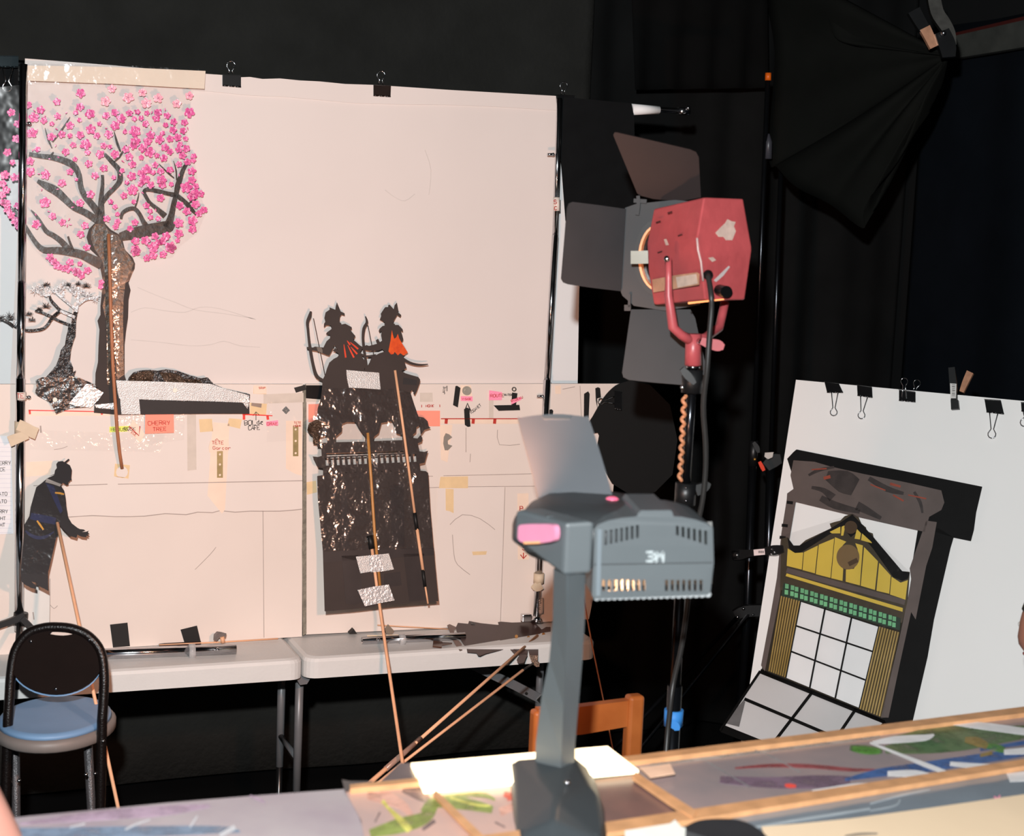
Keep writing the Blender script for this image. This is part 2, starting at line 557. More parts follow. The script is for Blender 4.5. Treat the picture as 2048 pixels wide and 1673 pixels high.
limb(bm, [(36, 850, 22), (50, 856, 22), (64, 864, 23), (74, 868, 24)], WP(.046), .0015)
limb(bm, [(56, 870, 16), (38, 876, 20), (18, 884, 22)], WP(.044), .0015)
tube(bm, [w(40, 843, .03), w(40, 868, .03)], .0135, 14)
obj('tan_tape', bm, m_tan, t)
bm = B()
tube(bm, [w(1078, 1147, .03), w(1077, 1166, .03)], .0155, 14)
limb(bm, [(1066, 1170, 12), (1074, 1176, 16), (1084, 1172, 14)], WP(.047), .0015)
obj('tan_tape', bm, m_tan, t)
m_bplast = M('black plastic', (20, 20, 21), .42, var=.15, scale=30, spec=.5)
bm = B()
tube(bm, [w(42, 1226, .03), w(40, 1250, .03)], .018, 14)
limb(bm, [(50, 1232, 15), (25, 1243, 12), (-6, 1254, 12), (-40, 1266, 12)], WP(.05), .012)
limb(bm, [(44, 1238, 12), (56, 1250, 12), (70, 1264, 11)], WP(.055), .012)
obj('tripod_collar', bm, m_bplast, t)
bm = B(); tube(bm, [w(38, 1250, .05), w(34, 1300, .13), w(33, 1330, .2), w(33, 1380, .21)], .006, 8)
obj('strap', bm, m_bplast, t)
bm = B()
box(bm, w(1052, 1236, .05), .028, .02, .022, (U, N, Z), .002)
tube(bm, [w(1074, 1232, .03), w(1073, 1244, .03)], [.011, .02], 10)
obj('foil_foot', bm, m_chrome, t)
# ---- boards
TB = Pl((0, 0, ZT), (0, 0, 1))
CUR = None
def crack(bm, pts, wd_=1.3, lift=.0012, pl=None):
    b = B(); limb(b, [(x, y, wd_) for x, y in pts], pl or WP(), .0003, lift, 2)
    obj('pencil_line', b, m_line, CUR)
m_line = M('pencil grey line', (165, 152, 145), .8, var=.1)
m_btape = M('black tape', (18, 17, 17), .55, var=.15, scale=40)
m_gtape = M('grey tape residue', (205, 192, 180), .7, var=.05, scale=40)
m_ttape = M('old yellow tape', (224, 194, 150), .6, var=.06, scale=30)
m_ptape = M('translucent peach tape', (234, 210, 190), .5, var=.03, scale=30)
m_redt = M('red tape', (226, 62, 52), .6, var=.06)
m_shiny = film('clear sticky tape', clear=.985, rough=.12, bump=.3, bscale=30, body=None)
bl = thing('foam_board', 'broad white foam board behind the standing man puppet', 'board', w(290, 1290, -.006))
flat('panel', [(-60, 769), (606, 769), (605, 900), (604, 1274), (-60, 1314)], WP(), m_board, bl, .012)
CUR = bl
flat('paper_overlay', [(58, 771), (604, 771), (604, 1018), (560, 1022), (500, 1022), (470, 1024), (440, 1021), (425, 1025), (395, 1024), (372, 1029), (330, 1027), (290, 1032), (230, 1033), (185, 1031), (135, 1034), (60, 1036)],
     WP(), m_paper, bl, .0012, lift=.0013)
flat('bare_strip', [(48, 1160), (100, 1158), (98, 1300), (48, 1306)], WP(), M('bluish bare foam', (216, 213, 208), .8, var=.03), bl, .0005, lift=.0007)
bm = B()
crack(bm, [(67, 972), (150, 971), (215, 969)], 1.6, .0018); crack(bm, [(236, 969), (400, 966), (605, 962)], 1.6, .0018)
crack(bm, [(100, 1158), (100, 1220), (98, 1300)]); crack(bm, [(526, 1022), (527, 1150), (528, 1276)]); crack(bm, [(390, 1140), (420, 1110), (432, 1095)], 1)
crack(bm, [(108, 900), (125, 897), (135, 893)], 1, .0018); crack(bm, [(100, 1210), (108, 1218), (115, 1212)], 1.2); crack(bm, [(66, 1225), (68, 1240)], 2.5); crack(bm, [(81, 852), (82, 866)], 3, .0018)
bm.free()
def strips(name, mat, polys, par, lift=.0017, label=None):
    for pts in polys:
        flat(name, pts, WP(), mat, par, .0004, lift=lift, label=label)
strips('grey_strip', m_gtape, [[(374, 830), (392, 829), (393, 940), (375, 942)], [(527, 789), (607, 786), (607, 805), (527, 808)]], bl)
strips('tan_strip', m_ttape, [[(398, 839), (424, 838), (426, 863), (400, 865)], [(458, 837), (484, 839), (480, 858), (455, 852)], [(500, 806), (534, 808), (532, 832), (500, 830)],
                              [(507, 772), (532, 774), (533, 789), (507, 788)]], bl)
flat('tan_strip', [(230, 928), (260, 931), (257, 958), (228, 953)], WP(), m_ttape, bl, .0004, [[(244 + 12 * math.cos(a * .5236), 945 + 12 * math.sin(a * .5236)) for a in range(12)]], .0017)
strips('peach_strip', m_ptape, [[(426, 845), (459, 848), (450, 1020), (444, 1028), (415, 992)], [(572, 842), (604, 842), (604, 952), (590, 948), (572, 938)], [(52, 925), (105, 922), (100, 950), (52, 954)],
                                [(57, 824), (235, 824), (235, 832), (57, 832)]], bl)
strips('black_tape', m_btape, [[(220, 1250), (255, 1246), (260, 1293), (226, 1296)], [(361, 1260), (394, 1252), (402, 1286), (370, 1290)], [(588, 776), (611, 770), (612, 780), (592, 786)]], bl, .0022)
strips('clear_tape', m_shiny, [[(534, 805), (604, 800), (604, 880), (534, 885)], [(232, 838), (370, 832), (368, 880), (300, 890)], [(240, 828), (370, 826), (370, 836), (240, 838)], [(60, 860), (330, 870), (320, 905), (60, 900)]], bl, .0024)
bm = B()
limb(bm, [(57, 821, 2), (205, 824, 2)], WP(), .0004, .0022, 1); limb(bm, [(59, 820, 4), (60, 829, 4)], WP(), .0004, .0022, 1); limb(bm, [(203, 823, 4), (204, 830, 4)], WP(), .0004, .0022, 1)
limb(bm, [(485, 829, 3), (545, 832, 2)], WP(), .0004, .0022, 1); limb(bm, [(488, 829, 5), (488, 840, 5)], WP(), .0004, .0022, 1); limb(bm, [(535, 832, 5), (536, 840, 5)], WP(), .0004, .0022, 1)
limb(bm, [(515, 772, 1.5), (515, 784, 1.5), (510, 787, 1.5)], WP(), .0004, .0022, 1)
obj('red_marking', bm, m_redt, bl)
bm = B()
ink(bm, 'BOL', 489, 851, 9.5, WP(), 1.3, R(-3), asp=.7, sp=1.2, lift=.0022); ink(bm, 'de', 514, 850, 9, WP(), 1.3, R(-3), lift=.0022); ink(bm, 'CAFE', 497, 861, 8.5, WP(), 1.3, R(-3), asp=.6, sp=1.15, lift=.0022)
limb(bm, [(518, 849, 1), (523, 847, 1)], WP(), .0003, .0022, 1)
limb(bm, [(512, 841, 1.2), (512, 825, 1.2)], WP(), .0003, .0022, 1); limb(bm, [(506, 832, 1.2), (512, 824, 1.2), (519, 831, 1.2)], WP(), .0003, .0022, 1)
obj('handwriting', bm, m_ink, bl)
br = thing('foam_board', 'white foam board behind the tower puppet, covered in black and pink tape', 'board', w(850, 1262, -.006))
flat('panel', [(612, 769), (1242, 768), (1225, 1000), (1178, 1239), (1075, 1245.5), (900, 1256), (612, 1270)], WP(), m_board, br, .012)
flat('crumbled_edge', [(605, 771), (613, 771), (613, 1000), (613, 1268), (606, 1272), (604, 1100), (607, 900)], WP(), m_edge, br, .012, lift=.0015)
crack(None, [(604, 1019), (560, 1023), (500, 1023), (470, 1025), (440, 1022), (425, 1026), (395, 1025), (372, 1030), (330, 1028), (290, 1033), (230, 1034), (185, 1032), (135, 1035)], 1.5)
CUR = br
flat('paper_overlay', [(875, 975), (1008, 974), (1006, 1240), (880, 1243), (872, 1100)], WP(), m_paper, br, .0005, lift=.0008)
bm = B()
for L in ([(856, 953), (866, 953)], [(887, 952), (990, 950), (1065, 948)], [(858, 976), (940, 974), (1070, 973)], [(932, 856), (932, 905)], [(995, 860), (999, 890), (1040, 889)], [(1010, 975), (1006, 1100), (1001, 1243)], [(941, 908), (940, 925)],
          [(900, 1050), (925, 1030), (960, 1038), (990, 1060)], [(905, 1070), (908, 1110), (915, 1130), (940, 1150)], [(1125, 779), (1150, 774)], [(1160, 772), (1163, 840)]):
    crack(bm, L, 1.2)
bm.free()
Q = lambda L, ox=840, oy=750, s=9.309: [(ox + x / s, oy + y / s) for x, y in L]
strips('black_tape', m_btape, [Q([(660, 212), (690, 205), (755, 245), (705, 610), (615, 565)]), Q([(820, 640), (880, 612), (920, 635), (940, 965), (890, 972), (835, 935)]), Q([(1370, 570), (1850, 560), (1865, 660), (1465, 672)]),
                               Q([(1715, 330), (1815, 345), (1790, 565), (1700, 560)]), Q([(1600, 235), (1640, 210), (1655, 235), (1645, 470), (1598, 470)], 840, 740, 4.876), Q([(1710, 180), (1735, 170), (1757, 180), (1765, 270), (1728, 280), (1730, 380), (1715, 300)], 840, 740, 4.876),
                               Q([(1262, 390), (1285, 385), (1300, 400), (1295, 440), (1262, 440)], 840, 740, 4.876)], br, .0022)
flat('black_tape', [(612, 771), (650, 771), (647, 800), (612, 797)], WP(), M('glossy black tape', (22, 22, 24), .25, var=.2, scale=40), br, .0006, lift=.0026)
strips('tan_strip', m_ttape, [Q([(200, 1045), (468, 1040), (468, 1155), (185, 1155)], 840, 740, 4.876), Q([(250, 1160), (328, 1165), (328, 1400), (290, 1380), (252, 1372)], 840, 740, 4.876), [(613, 965), (632, 962), (634, 985), (614, 990)], [(944, 1104), (974, 1103), (972, 1110), (946, 1111)]], br)
strips('peach_strip', m_ptape, [[(880, 839), (1042, 839), (1042, 848), (880, 848)], [(921, 771), (942, 771), (945, 800), (920, 800)], [(1035, 988), (1057, 987), (1058, 1120), (1036, 1120)], [(880, 850), (905, 850), (895, 925), (882, 920)], [(1110, 772), (1122, 771), (1122, 788), (1111, 788)]], br)
strips('grey_strip', m_gtape, [[(840, 786), (865, 786), (866, 804), (840, 804)], [(978, 800), (987, 800), (987, 838), (978, 838)], [(655, 786), (612, 786), (612, 804), (655, 804)]], br)
bm = B()
limb(bm, [(882, 838, 2), (1045, 838, 2)], WP(), .0004, .0022, 1)
for x in (893, 947, 990):
    limb(bm, [(x, 838, 6), (x - 1, 848, 6)], WP(), .0004, .0022, 1)
ink(bm, '1', 842, 815, 5, WP(), 1.3); ink(bm, 'MONK', 852, 815, 5, WP(), 1.1); ink(bm, '1', 878, 815, 5, WP(), 1.3)
ink(bm, 'P', 1040, 1022, 9, WP(), 1.8, lift=.0022); ink(bm, 'S', 1044, 1100, 9, WP(), 1.6, R(15), lift=.0022); limb(bm, [(1047, 1106, 2), (1047, 1117, 2)], WP(), .0004, .0022, 1); limb(bm, [(1041, 1110, 2), (1047, 1118, 2), (1053, 1111, 2)], WP(), .0004, .0022, 1)
obj('red_marking', bm, m_red, br)
bm = B()
ink(bm, 'JAVE', 889, 789, 5, WP(), 1, R(-78)); ink(bm, 'TOGANET', 942, 829, 5.5, WP(), .9, R(-38), asp=.6, sp=1.2); ink(bm, 'WAITER', 1008, 792, 4, WP(), .9, 0, asp=.6, sp=1.1); limb(bm, [(894, 772, 1.4), (894, 783, 1.4)], WP(), .0003, .0015, 1)
limb(bm, [(930, 822, 3), (935, 807, 3), (941, 822, 3)], WP(), .0003, .0012, 1)
obj('handwriting', bm, m_ink, br)
# ============================================================ labels, plates and notes stuck on the boards
m_salmon = M('salmon sticky note', (255, 150, 128), .7, var=.03)
m_pink = M('pink tape', (255, 150, 180), .6, var=.04, scale=60)
def note(name, pts, mat, label, cat, lift=.004, th=.0006, text=(), tm=None, holes=()):
    tl = thing(name, label, cat, WP()(sum(p[0] for p in pts) / len(pts), max(p[1] for p in pts)))
    sh = flat('sheet', pts, WP(), mat, tl, th, holes, lift)
    if text:
        bm = B()
        for a in text:
            ink(bm, a[0], a[1], a[2], a[3], WP(), a[4], a[5] if len(a) > 5 else 0, lift=lift + .0006, asp=.7)
        obj('handwriting', bm, tm or m_red, sh)
    return tl
note('sticky_note', [(291, 812), (347, 810), (348, 866), (290, 868)], m_salmon, 'salmon sticky note lettered CHERRY TREE under the black card strip', 'note', .0115,
     text=[('CHERRY', 296, 851, 8, 1.2, R(-2)), ('TREE', 306, 863, 7.5, 1.2, R(-2))])
note('sticky_note', [(828, 822), (880, 822), (880, 853), (828, 853)], m_salmon, 'blank salmon sticky note just right of the tower roof', 'note')
note('sticky_note', [(617, 809), (655, 808), (655, 844), (617, 845)], m_salmon, 'blank salmon sticky note peeking out left of the tower roof', 'note')
note('tape_label', [(219, 854), (266, 852), (266, 863), (219, 865)], M('yellow marker paper', (232, 236, 110), .7), 'thin yellow label lettered MEDUSA ROCK beside the bent brown stick', 'label',
     text=[('MEDUSA', 222, 862.5, 6.5, .9), ('ROCK', 248, 861.5, 6.5, .9)], tm=m_ink)
tl = note('tape_label', [(266, 839), (290, 868), (281, 886), (254, 862)], m_ptape, 'diamond-shaped peach tape label with a red tick mark', 'label')
bm = B(); limb(bm, [(258, 853, 2), (278, 872, 2), (280, 853, 2)], WP(), .0004, .005, 1); ink(bm, 'ECE', 262, 866, 5, WP(), .9, R(40), lift=.005)
obj('red_tick', bm, m_red, tl)
tl = note('tape_label', [(421, 881), (457, 878), (458, 901), (436, 903), (419, 906), (417, 895)], m_ptape, 'peach tape label lettered in red above the hanging perforated strip', 'label',
          text=[('TETE', 424, 889, 6.5, 1.1), ('Garcon', 426, 900, 6.5, 1)])
bm = B(); limb(bm, [(430, 881, 1), (434, 878, 1), (437, 881, 1)], WP(), .0003, .0046, 1); obj('accent', bm, m_red, tl)
note('tape_label', [(586, 842), (604, 841), (605, 851), (588, 855)], m_ptape, 'small peach tape label lettered in red just above the strip by the board joint', 'label',
     text=[('TETE', 588, 848, 4, .9), ('MONK', 588, 854, 4, .9)])
note('tape_label', [(532, 844), (556, 841), (557, 851), (533, 853)], m_pink, 'tiny pink tape label lettered beside the words BOL de CAFE', 'label', text=[('GRAE', 534, 851, 6, 1)])
note('tape_label', [(507, 771), (531, 773), (533, 788), (508, 788)], m_ptape, 'small peach tape label with a red hook mark at the board top edge', 'label', text=[('SOUP', 518, 778, 3.5, .8)])
Q2 = lambda L: [(840 + x / 9.309, 750 + y / 9.309) for x, y in L]
note('tape_label', Q2([(760, 398), (980, 405), (980, 492), (762, 484)]), m_pink, 'pink tape label just under the round metal disc', 'label', text=[('VISAGE', 924, 800, 3.4, .8)])
note('tape_label', Q2([(1290, 290), (1530, 325), (1525, 470), (1285, 475)]), m_pink, 'squarish pink tape label lettered ROUTE between the disc and the washer', 'label', text=[('ROUTE', 981, 795, 6, 1, R(-2))])
note('tape_label', Q2([(1690, 468), (1885, 405), (1892, 460), (1705, 552)]), m_pink, 'slanting pink tape label stuck across short black tape', 'label', text=[('RIDEAU', 1023, 805, 4.5, .9, R(-20))], lift=.005)
m_plate = M('olive metal', (150, 140, 100), .4, .5, var=.15, scale=50)
def plate(cx, y0, y1, wd_, label):
    tl = thing('perforated_strip', label, 'metal strip', w(cx, y1))
    k = 3
    ys = [y0 + (y1 - y0) * f for f in (.12, .5, .9)]
    flat('strip', [(cx - wd_ / 2, y0), (cx + wd_ / 2, y0), (cx + wd_ / 2, y1), (cx - wd_ / 2, y1)], WP(), m_plate, tl, .002,
         [[(cx + 2.4 * math.cos(a * .785), yy + 2.4 * math.sin(a * .785)) for a in range(8)] for yy in ys], .004)
plate(440, 903, 956, 11.5, 'flat olive metal strip with holes hanging under a red-lettered label')
plate(591.5, 852, 913, 10.5, 'flat olive metal strip with holes close to the joint between boards')
m_disc = M('frosted metal disc', (178, 172, 160), .35, .4, var=.1, scale=60)
bm = B(); disc(bm, WP(), 934, 782, 9, .004, .006); disc(bm, WP(), 934, 782, 4, .002, .008)
tag(obj('metal_disc', bm, m_disc), 'round greyish metal disc taped near the right board top', 'disc')
bm = B(); disc(bm, WP(), 1028.5, 779, 4.6, .0025, .005, 2.6)
tag(obj('washer', bm, M('dark washer', (105, 100, 94), .4, .5)), 'small grey washer ring above short black tape', 'washer')
flat('metal_hook', [(892, 867), (898, 869), (904.6, 875), (899, 879), (895.5, 882), (896, 889), (904.6, 892), (900, 897), (896, 901), (890, 901), (887, 888), (888, 875)], WP(), M('grey zinc', (160, 152, 142), .4, .4), None, .003, lift=.005)
tag(bpy.data.objects['metal_hook'], 'grey two-pronged metal hook hanging on the right board', 'hook')
bm = B(); disc(bm, WP(), 572, 821, 8, .0006, .004, seg=4)
tag(obj('foil_scrap', bm, M('crinkled foil', (170, 168, 165), .3, .6, var=.2, scale=80, bump=.6)), 'small crinkled silver foil square left of the board joint', 'foil')
bm = B(); limb(bm, [(503, 809, 6), (523, 812, 8)], WP(), .001, .005, 1)
tag(obj('blade', bm, M('grey blade', (135, 130, 125), .35, .5)), 'small grey blade scrap above the words BOL de CAFE', 'blade')
# lined list sheet left of the pole
tl = thing('handwritten_list', 'lined paper list pinned left of the dark chrome pole', 'paper', w(0, 1072))
sh = flat('sheet', [(-50, 872), (22, 872), (27, 1068), (-50, 1072)], WP(), M('lined paper', (226, 224, 226), .7, var=.02), tl, .0006, lift=.004)
bm = B()
for y in range(886, 1068, 9):
    limb(bm, [(-48, y, .8), (23, y, .8)], WP(), .0002, .0045, 1)
obj('ruling', bm, M('pale ruling', (200, 200, 210), .8), sh)
bm = B()
for s_, x, y in (('BERRY', -7, 930), ('CE', 0, 943), ('ATO', -2, 992), ('TATO', -9, 1007), ('ERRY', -7, 1027), ('GHT', -5, 1041), ('GHT', -6, 1054)):
    ink(bm, s_, x, y, 7, WP(), 1, lift=.0048)
obj('handwriting', bm, m_ink, sh)
# ============================================================ folding tables, tubes and small things on them
m_ttop = M('white table plastic', (206, 206, 204), .45, var=.03, scale=8, spec=.4, bump=.05, bscale=120)
m_tleg = M('grey leg enamel', (112, 112, 114), .4, .2, var=.06, scale=30)
FO = .208
def folding_table(u0, u1, label, legs, spread=.5):
    t = thing('folding_table', label, 'table', wu((u0 + u1) / 2, FO - .35, 0))
    bm = B()
    zc = ZT - .027
    b2 = bmesh.new()
    rr = .035
    base = []
    for (cu, co, a0) in ((u1 - rr, FO - rr, 0), (u0 + rr, FO - rr, 90), (u0 + rr, FO - .74 + rr, 180), (u1 - rr, FO - .74 + rr, 270)):
        for k in range(6):
            a = R(a0 + 18 * k)
            base.append((cu + rr * math.cos(a), co + rr * math.sin(a)))
    rows = []
    for z, ins in ((ZT - .056, .0), (ZT - .012, 0), (ZT - .004, .004), (ZT, .013)):
        cu, co = (u0 + u1) / 2, FO - .37
        rows.append([b2.verts.new(wu(cu + (a - cu) * (1 - ins / max(.01, abs(u1 - u0) / 2)), co + (b - co) * (1 - ins / .37), z)) for a, b in base])
    n = len(base)
    for A, C in zip(rows, rows[1:]):
        for i in range(n):
            b2.faces.new((A[i], A[(i + 1) % n], C[(i + 1) % n], C[i]))
    b2.faces.new(rows[-1]); b2.faces.new(rows[0][::-1])
    merge(bm, b2)
    obj('tabletop', bm, m_ttop, t)
    for u in legs:
        for o_ in (FO - .12, FO - .12 - spread):
            rod('leg', [wu(u, o_, ZT - .06), wu(u, o_, .33)], .0115, m_tleg, t, 12)
            rod('leg_extension', [wu(u, o_, .36), wu(u, o_, 0)], .0095, m_blackmet, t, 12)
        rod('leg_stretcher', [wu(u, FO - .12, .42), wu(u, FO - .12 - spread, .42)], .008, m_tleg, t, 10)
    return t
gap = (w(610, 1317, FO) - W0).dot(U)
uL = gap - 1.25
t1 = folding_table(uL, gap - .002, 'white folding table under the left foam board, chair in front', [uL + .1, gap + .018], .2)
bm = B()
shape(bm, [(590, 1353), (626, 1349), (614, 1369), (600, 1371)], WP(FO - .05), .03)
obj('leg_bracket', bm, m_tleg, t1)
uR = (Pl((0, 0, ZT), Z)(1211, 1290) - W0).dot(U)
t2 = folding_table(gap + .002, uR, 'white folding table with a brown puppet lying over its front edge', [uR - .035], .2)
bm = B()
gp = WP(FO - .3)
limb(bm, [(948, 1333, 17), (1030, 1372, 18), (1110, 1414, 18)], gp, .015, 0, 1)
obj('folding_brace', bm, m_tleg, t2)
bm = B()
limb(bm, [(1078, 1396, 14), (1090, 1408, 14)], gp, .018, .003, 1)
disc(bm, gp, 1053, 1388, 3, .004, .003)
obj('brace_latch', bm, m_steel, t2)
m_clearp = film('clear plastic ring', (240, 240, 240), .55, .08, .1, 20, (225, 225, 225))
def tubeset(a, b, r, ring, label, knob):
    pl = Pl((0, 0, ZT + r + .001), Z)
    p, q = pl(*a), pl(*b)
    t = thing('chrome_tube', label, 'tube', (p + q) / 2 - Z * (r + .001))
    bm = B()
    d = (q - p).normalized()
    n = 18
    x = d.cross(Z)
    rings = []
    for c, rr in ((p + d * .004, r * .8), (p, r * .8), (p, r), (q, r), (q, r * .8), (q - d * .004, r * .8)):
        rings.append([bm.verts.new(c + (x * math.cos(6.2832 * j / n) + Z * math.sin(6.2832 * j / n)) * rr) for j in range(n)])
    for A, C in zip(rings, rings[1:]):
        for j in range(n):
            bm.faces.new((A[j], A[(j + 1) % n], C[(j + 1) % n], C[j])).smooth = True
    bm.faces.new(rings[0][::-1]); bm.faces.new(rings[-1])
    obj('tube', bm, m_chrome, t)
    c = pl(*ring)
    rod('clear_ring', [c - d * .008, c + d * .008], r * 1.4, m_clearp, t, 16)
    bm = B(); ball(bm, pl(*knob) + V((0, -r * .9, .003)), .006); obj('button', bm, m_chrome, t)
    return t
tubeset((70, 1313), (472, 1299), .014, (384, 1303), 'chrome tube lying along the table behind the blue chair', (437, 1300))
tt = tubeset((724, 1282), (930, 1273), .0105, (804, 1280), 'chrome tube lying on the table at the feet of the brown puppet', (757, 1281))
flat('tape_label', [(734, 1271), (800, 1270), (800, 1277), (734, 1278)], Pl(Pl((0, 0, ZT + .011), Z)(760, 1277) - N * 0 + N * .0115, N), m_tan, tt, .0008)
m_wood = M('pale dowel', (226, 172, 134), .6, var=.08, scale=25)
m_wood2 = M('brown bent stick', (168, 108, 74), .5, var=.15, scale=25)
pr = Pl((0, 0, ZT + .006), Z)
o = rod('thin_dowel', [pr(318, 1291), pr(440, 1285), pr(556, 1278)], .0022, m_wood); tag(o, 'thin wooden dowel lying behind the chrome tube on the chair side', 'stick')
bm = B(); limb(bm, [(318, 1291, 5), (360, 1287, 7), (402, 1285, 5)], pr, .003)
tag(obj('card_scrap', bm, M('dark brown card', (60, 40, 36), .7, var=.2)), 'dark brown card sliver lying under the thin dowel', 'scrap')
# little hand puppet piece
hp = WP(.05)
t = thing('hand_puppet', 'small grey crumpled hand shape on a stub of dowel at the board foot', 'puppet', hp(440, 1285))
flat('hand', [(427, 1281), (428, 1270), (434, 1264), (442, 1265), (453, 1268), (451, 1277), (446, 1274), (437, 1277), (433, 1284)], hp, M('grey crumpled card', (108, 98, 94), .7, var=.2, scale=60, bump=.3), t, .003)
rod('dowel', [hp(444, 1274), hp(446, 1286)], .006, m_wood, t)
sp2 = WP(.05)
flat('card_scrap', [(770, 1258), (776, 1249), (788, 1262), (784, 1270), (772, 1267)], sp2, M('grey brown card', (126, 112, 98), .7, var=.1), None, .001)
tag(bpy.data.objects['card_scrap.001'], 'grey-brown card scrap standing behind the front chrome tube', 'scrap')
flat('card_scrap', [(699, 1268), (708, 1259), (714, 1268)], WP(.02), M('black lump', (24, 23, 23), .6, var=.2), None, .02)
tag(bpy.data.objects['card_scrap.002'], 'tiny black lump at the foot of the board by the tower', 'scrap')
bm = B(); limb(bm, [(866, 1287, 11), (884, 1289, 11)], pr, .004); limb(bm, [(884, 1288, 6), (904, 1287, 2)], pr, .001)
tag(obj('card_scrap', bm, M('glossy brown film', (88, 62, 50), .2, var=.3, scale=40)), 'glossy brown scrap on the table below the chrome tube', 'scrap')
o = rod('thin_dowel', [WP(.012)(755, 1251), WP(.02)(897, 1259)], .0018, m_wood); tag(o, 'thin dowel leaning along the board behind the chrome tube and scrap', 'stick')
o = rod('thin_rod', [w(1166, 1190, .23), w(1184, 1290, .26), w(1209, 1412, .32), w(1262, 1690, .38)], .0022, m_wood2); tag(o, 'very thin brown rod leaning past the table end behind the grey post', 'stick')
# round black reflector hung over the far end of the right board
rp = WP(.02)
flat('black_disc', smooth_line([(1260, 762), (1237, 769), (1222, 780), (1208, 796), (1196, 816), (1186, 834), (1177, 850), (1183, 868)], 3) + [(1196, 866), (1199, 872), (1195, 893), (1200, 925), (1225, 968), (1260, 990), (1310, 985), (1345, 950), (1355, 880), (1340, 810), (1300, 770)],
     rp, M('flat black fabric', (7, 7, 7), .9, var=.1), None, .004)
tag(bpy.data.objects['black_disc'], 'round black fabric panel covering the outer end of the foam board', 'panel')
# ============================================================ binder clips
m_clip = M('black clip enamel', (15, 15, 16), .25, var=.2, scale=30, spec=.7)
m_clip2 = M('bright glossy clip', (40, 50, 54), .12, .6, var=.2, scale=20)
def binder_clip(pts, pl, label, group, handles, mat=None, lift=.006, knob=True):
    """pts: body corners tl, tr, br, bl; handles: list of (root1, root2, tip, loop half width, lift)"""
    tl, tr, br_, bl_ = pts
    t = thing('binder_clip', label, 'clip', pl((bl_[0] + br_[0]) / 2, (bl_[1] + br_[1]) / 2), group)
    bm = B()
    shape(bm, pts, pl, .0008, (), lift)
    shape(bm, pts, pl, .0008, (), -lift - .02)
    a, b = pl(*tl), pl(*tr)
    bm2 = [a + pl.n * lift, b + pl.n * lift, b - pl.n * (lift + .02), a - pl.n * (lift + .02)]
    poly(bm, [bm2], (b - a).cross(pl.n).normalized(), .0008)
    c, d = pl(bl_[0], bl_[1], lift), pl(br_[0], br_[1], lift)
    tube(bm, [c, c.lerp(d, .3)], .0022, 6); tube(bm, [c.lerp(d, .36), c.lerp(d, .64)], .0022, 6); tube(bm, [c.lerp(d, .7), d], .0022, 6)
    obj('body', bm, mat or m_clip, t)
    for (r1, r2, tip, hw, lf) in handles:
        dx, dy = tip[0] - (r1[0] + r2[0]) / 2, tip[1] - (r1[1] + r2[1]) / 2
        L = math.hypot(dx, dy)
        ex, ey = dx / L, dy / L
        nx, ny = -ey, ex
        if (r1[0] - r2[0]) * nx + (r1[1] - r2[1]) * ny < 0:
            nx, ny = -nx, -ny
        P = [r1, (tip[0] - ex * hw * 2.3 + nx * hw * .32, tip[1] - ey * hw * 2.3 + ny * hw * .32)]
        for k in range(9):
            a_ = R(-50 + 35 * k)
            P.append((tip[0] - ex * hw + (nx * math.cos(R(40) - 0) * 0) + (nx * math.cos(a_) + ex * math.sin(a_)) * hw, tip[1] - ey * hw + (ny * math.cos(a_) + ey * math.sin(a_)) * hw))
        P += [(tip[0] - ex * hw * 2.3 - nx * hw * .32, tip[1] - ey * hw * 2.3 - ny * hw * .32), r2]
        bm = B()
        tube(bm, [pl(x, y, lf) for x, y in P], .0016, 6)
        obj('wire_handle', bm, m_chrome, t)
    return t
g = 'binder clips along the screen top'
CPl = WP(-.012)
binder_clip([(445, 150), (482, 151), (482, 174), (445, 171)], CPl, 'black binder clip on the screen top beside the pale card strip', g, [((457, 148), (466, 148), (462, 122), 8.5, .004)])
binder_clip([(747, 170), (782, 172), (781, 193), (747, 191)], CPl, 'black binder clip at the middle of the screen top edge', g, [((757, 169), (766, 170), (762, 142), 8, .004)], M('brown black clip', (32, 22, 18), .3, var=.2, scale=30))
binder_clip([(1117, 190), (1149, 192), (1149, 211), (1117, 208)], WP(-.04), 'black binder clip where the black cloth meets the screen corner', g, [((1122, 189), (1130, 189), (1128, 164), 7.5, .004)])
binder_clip([(-14, 112), (37, 113), (37, 134), (-14, 133)], WP(-.02), 'large shiny binder clip in the top left corner with handle hanging down', g, [((4, 134), (26, 134), (14, 183), 9, .014)], m_clip2, .009)
binder_clip([(1229, 783), (1243, 785), (1243, 820), (1229, 818)], WP(.03), 'black binder clip gripping the round black panel by the board end', 'binder clips along the screen top', [((1230, 793), (1230, 808), (1196, 804), 6, .004)])
for o in list(col.objects):
    if o.get('group') == g:
        del o['group']
# ============================================================ leaning white board and the theatre puppet on it
tlb, trb, blb = at(1592, 760, 4.75), at(2048, 803, 4.41), at(1500, 1365, 4.47)
PB = P3(tlb, trb, blb)
eL, eT = blb - tlb, (trb - tlb)
eT.z = 0
k = tlb.z / -eL.z
botL = tlb + eL * k
wdt = .98
eTn = eT.normalized()
m_white = M('matt white board', (238, 234, 231), .85, var=.015, scale=3, spec=.15)
bm = B()
poly(bm, [[tlb, tlb + eTn * wdt, botL + eTn * wdt, botL]], PB.n, .008)
o = obj('white_board', bm, m_white)
tag(o, 'tall plain white board leaning against the side curtain, clips along its top', 'board')
g2 = None
def rb(pts, label, h, **kw):
    binder_clip(pts, PB, label, g2, h, **kw)
rb([(1649, 765), (1678, 768), (1686, 785), (1654, 785)], 'black binder clip nearest the corner of the leaning white board', [((1663, 785), (1676, 786), (1667, 832), 7, .008)])
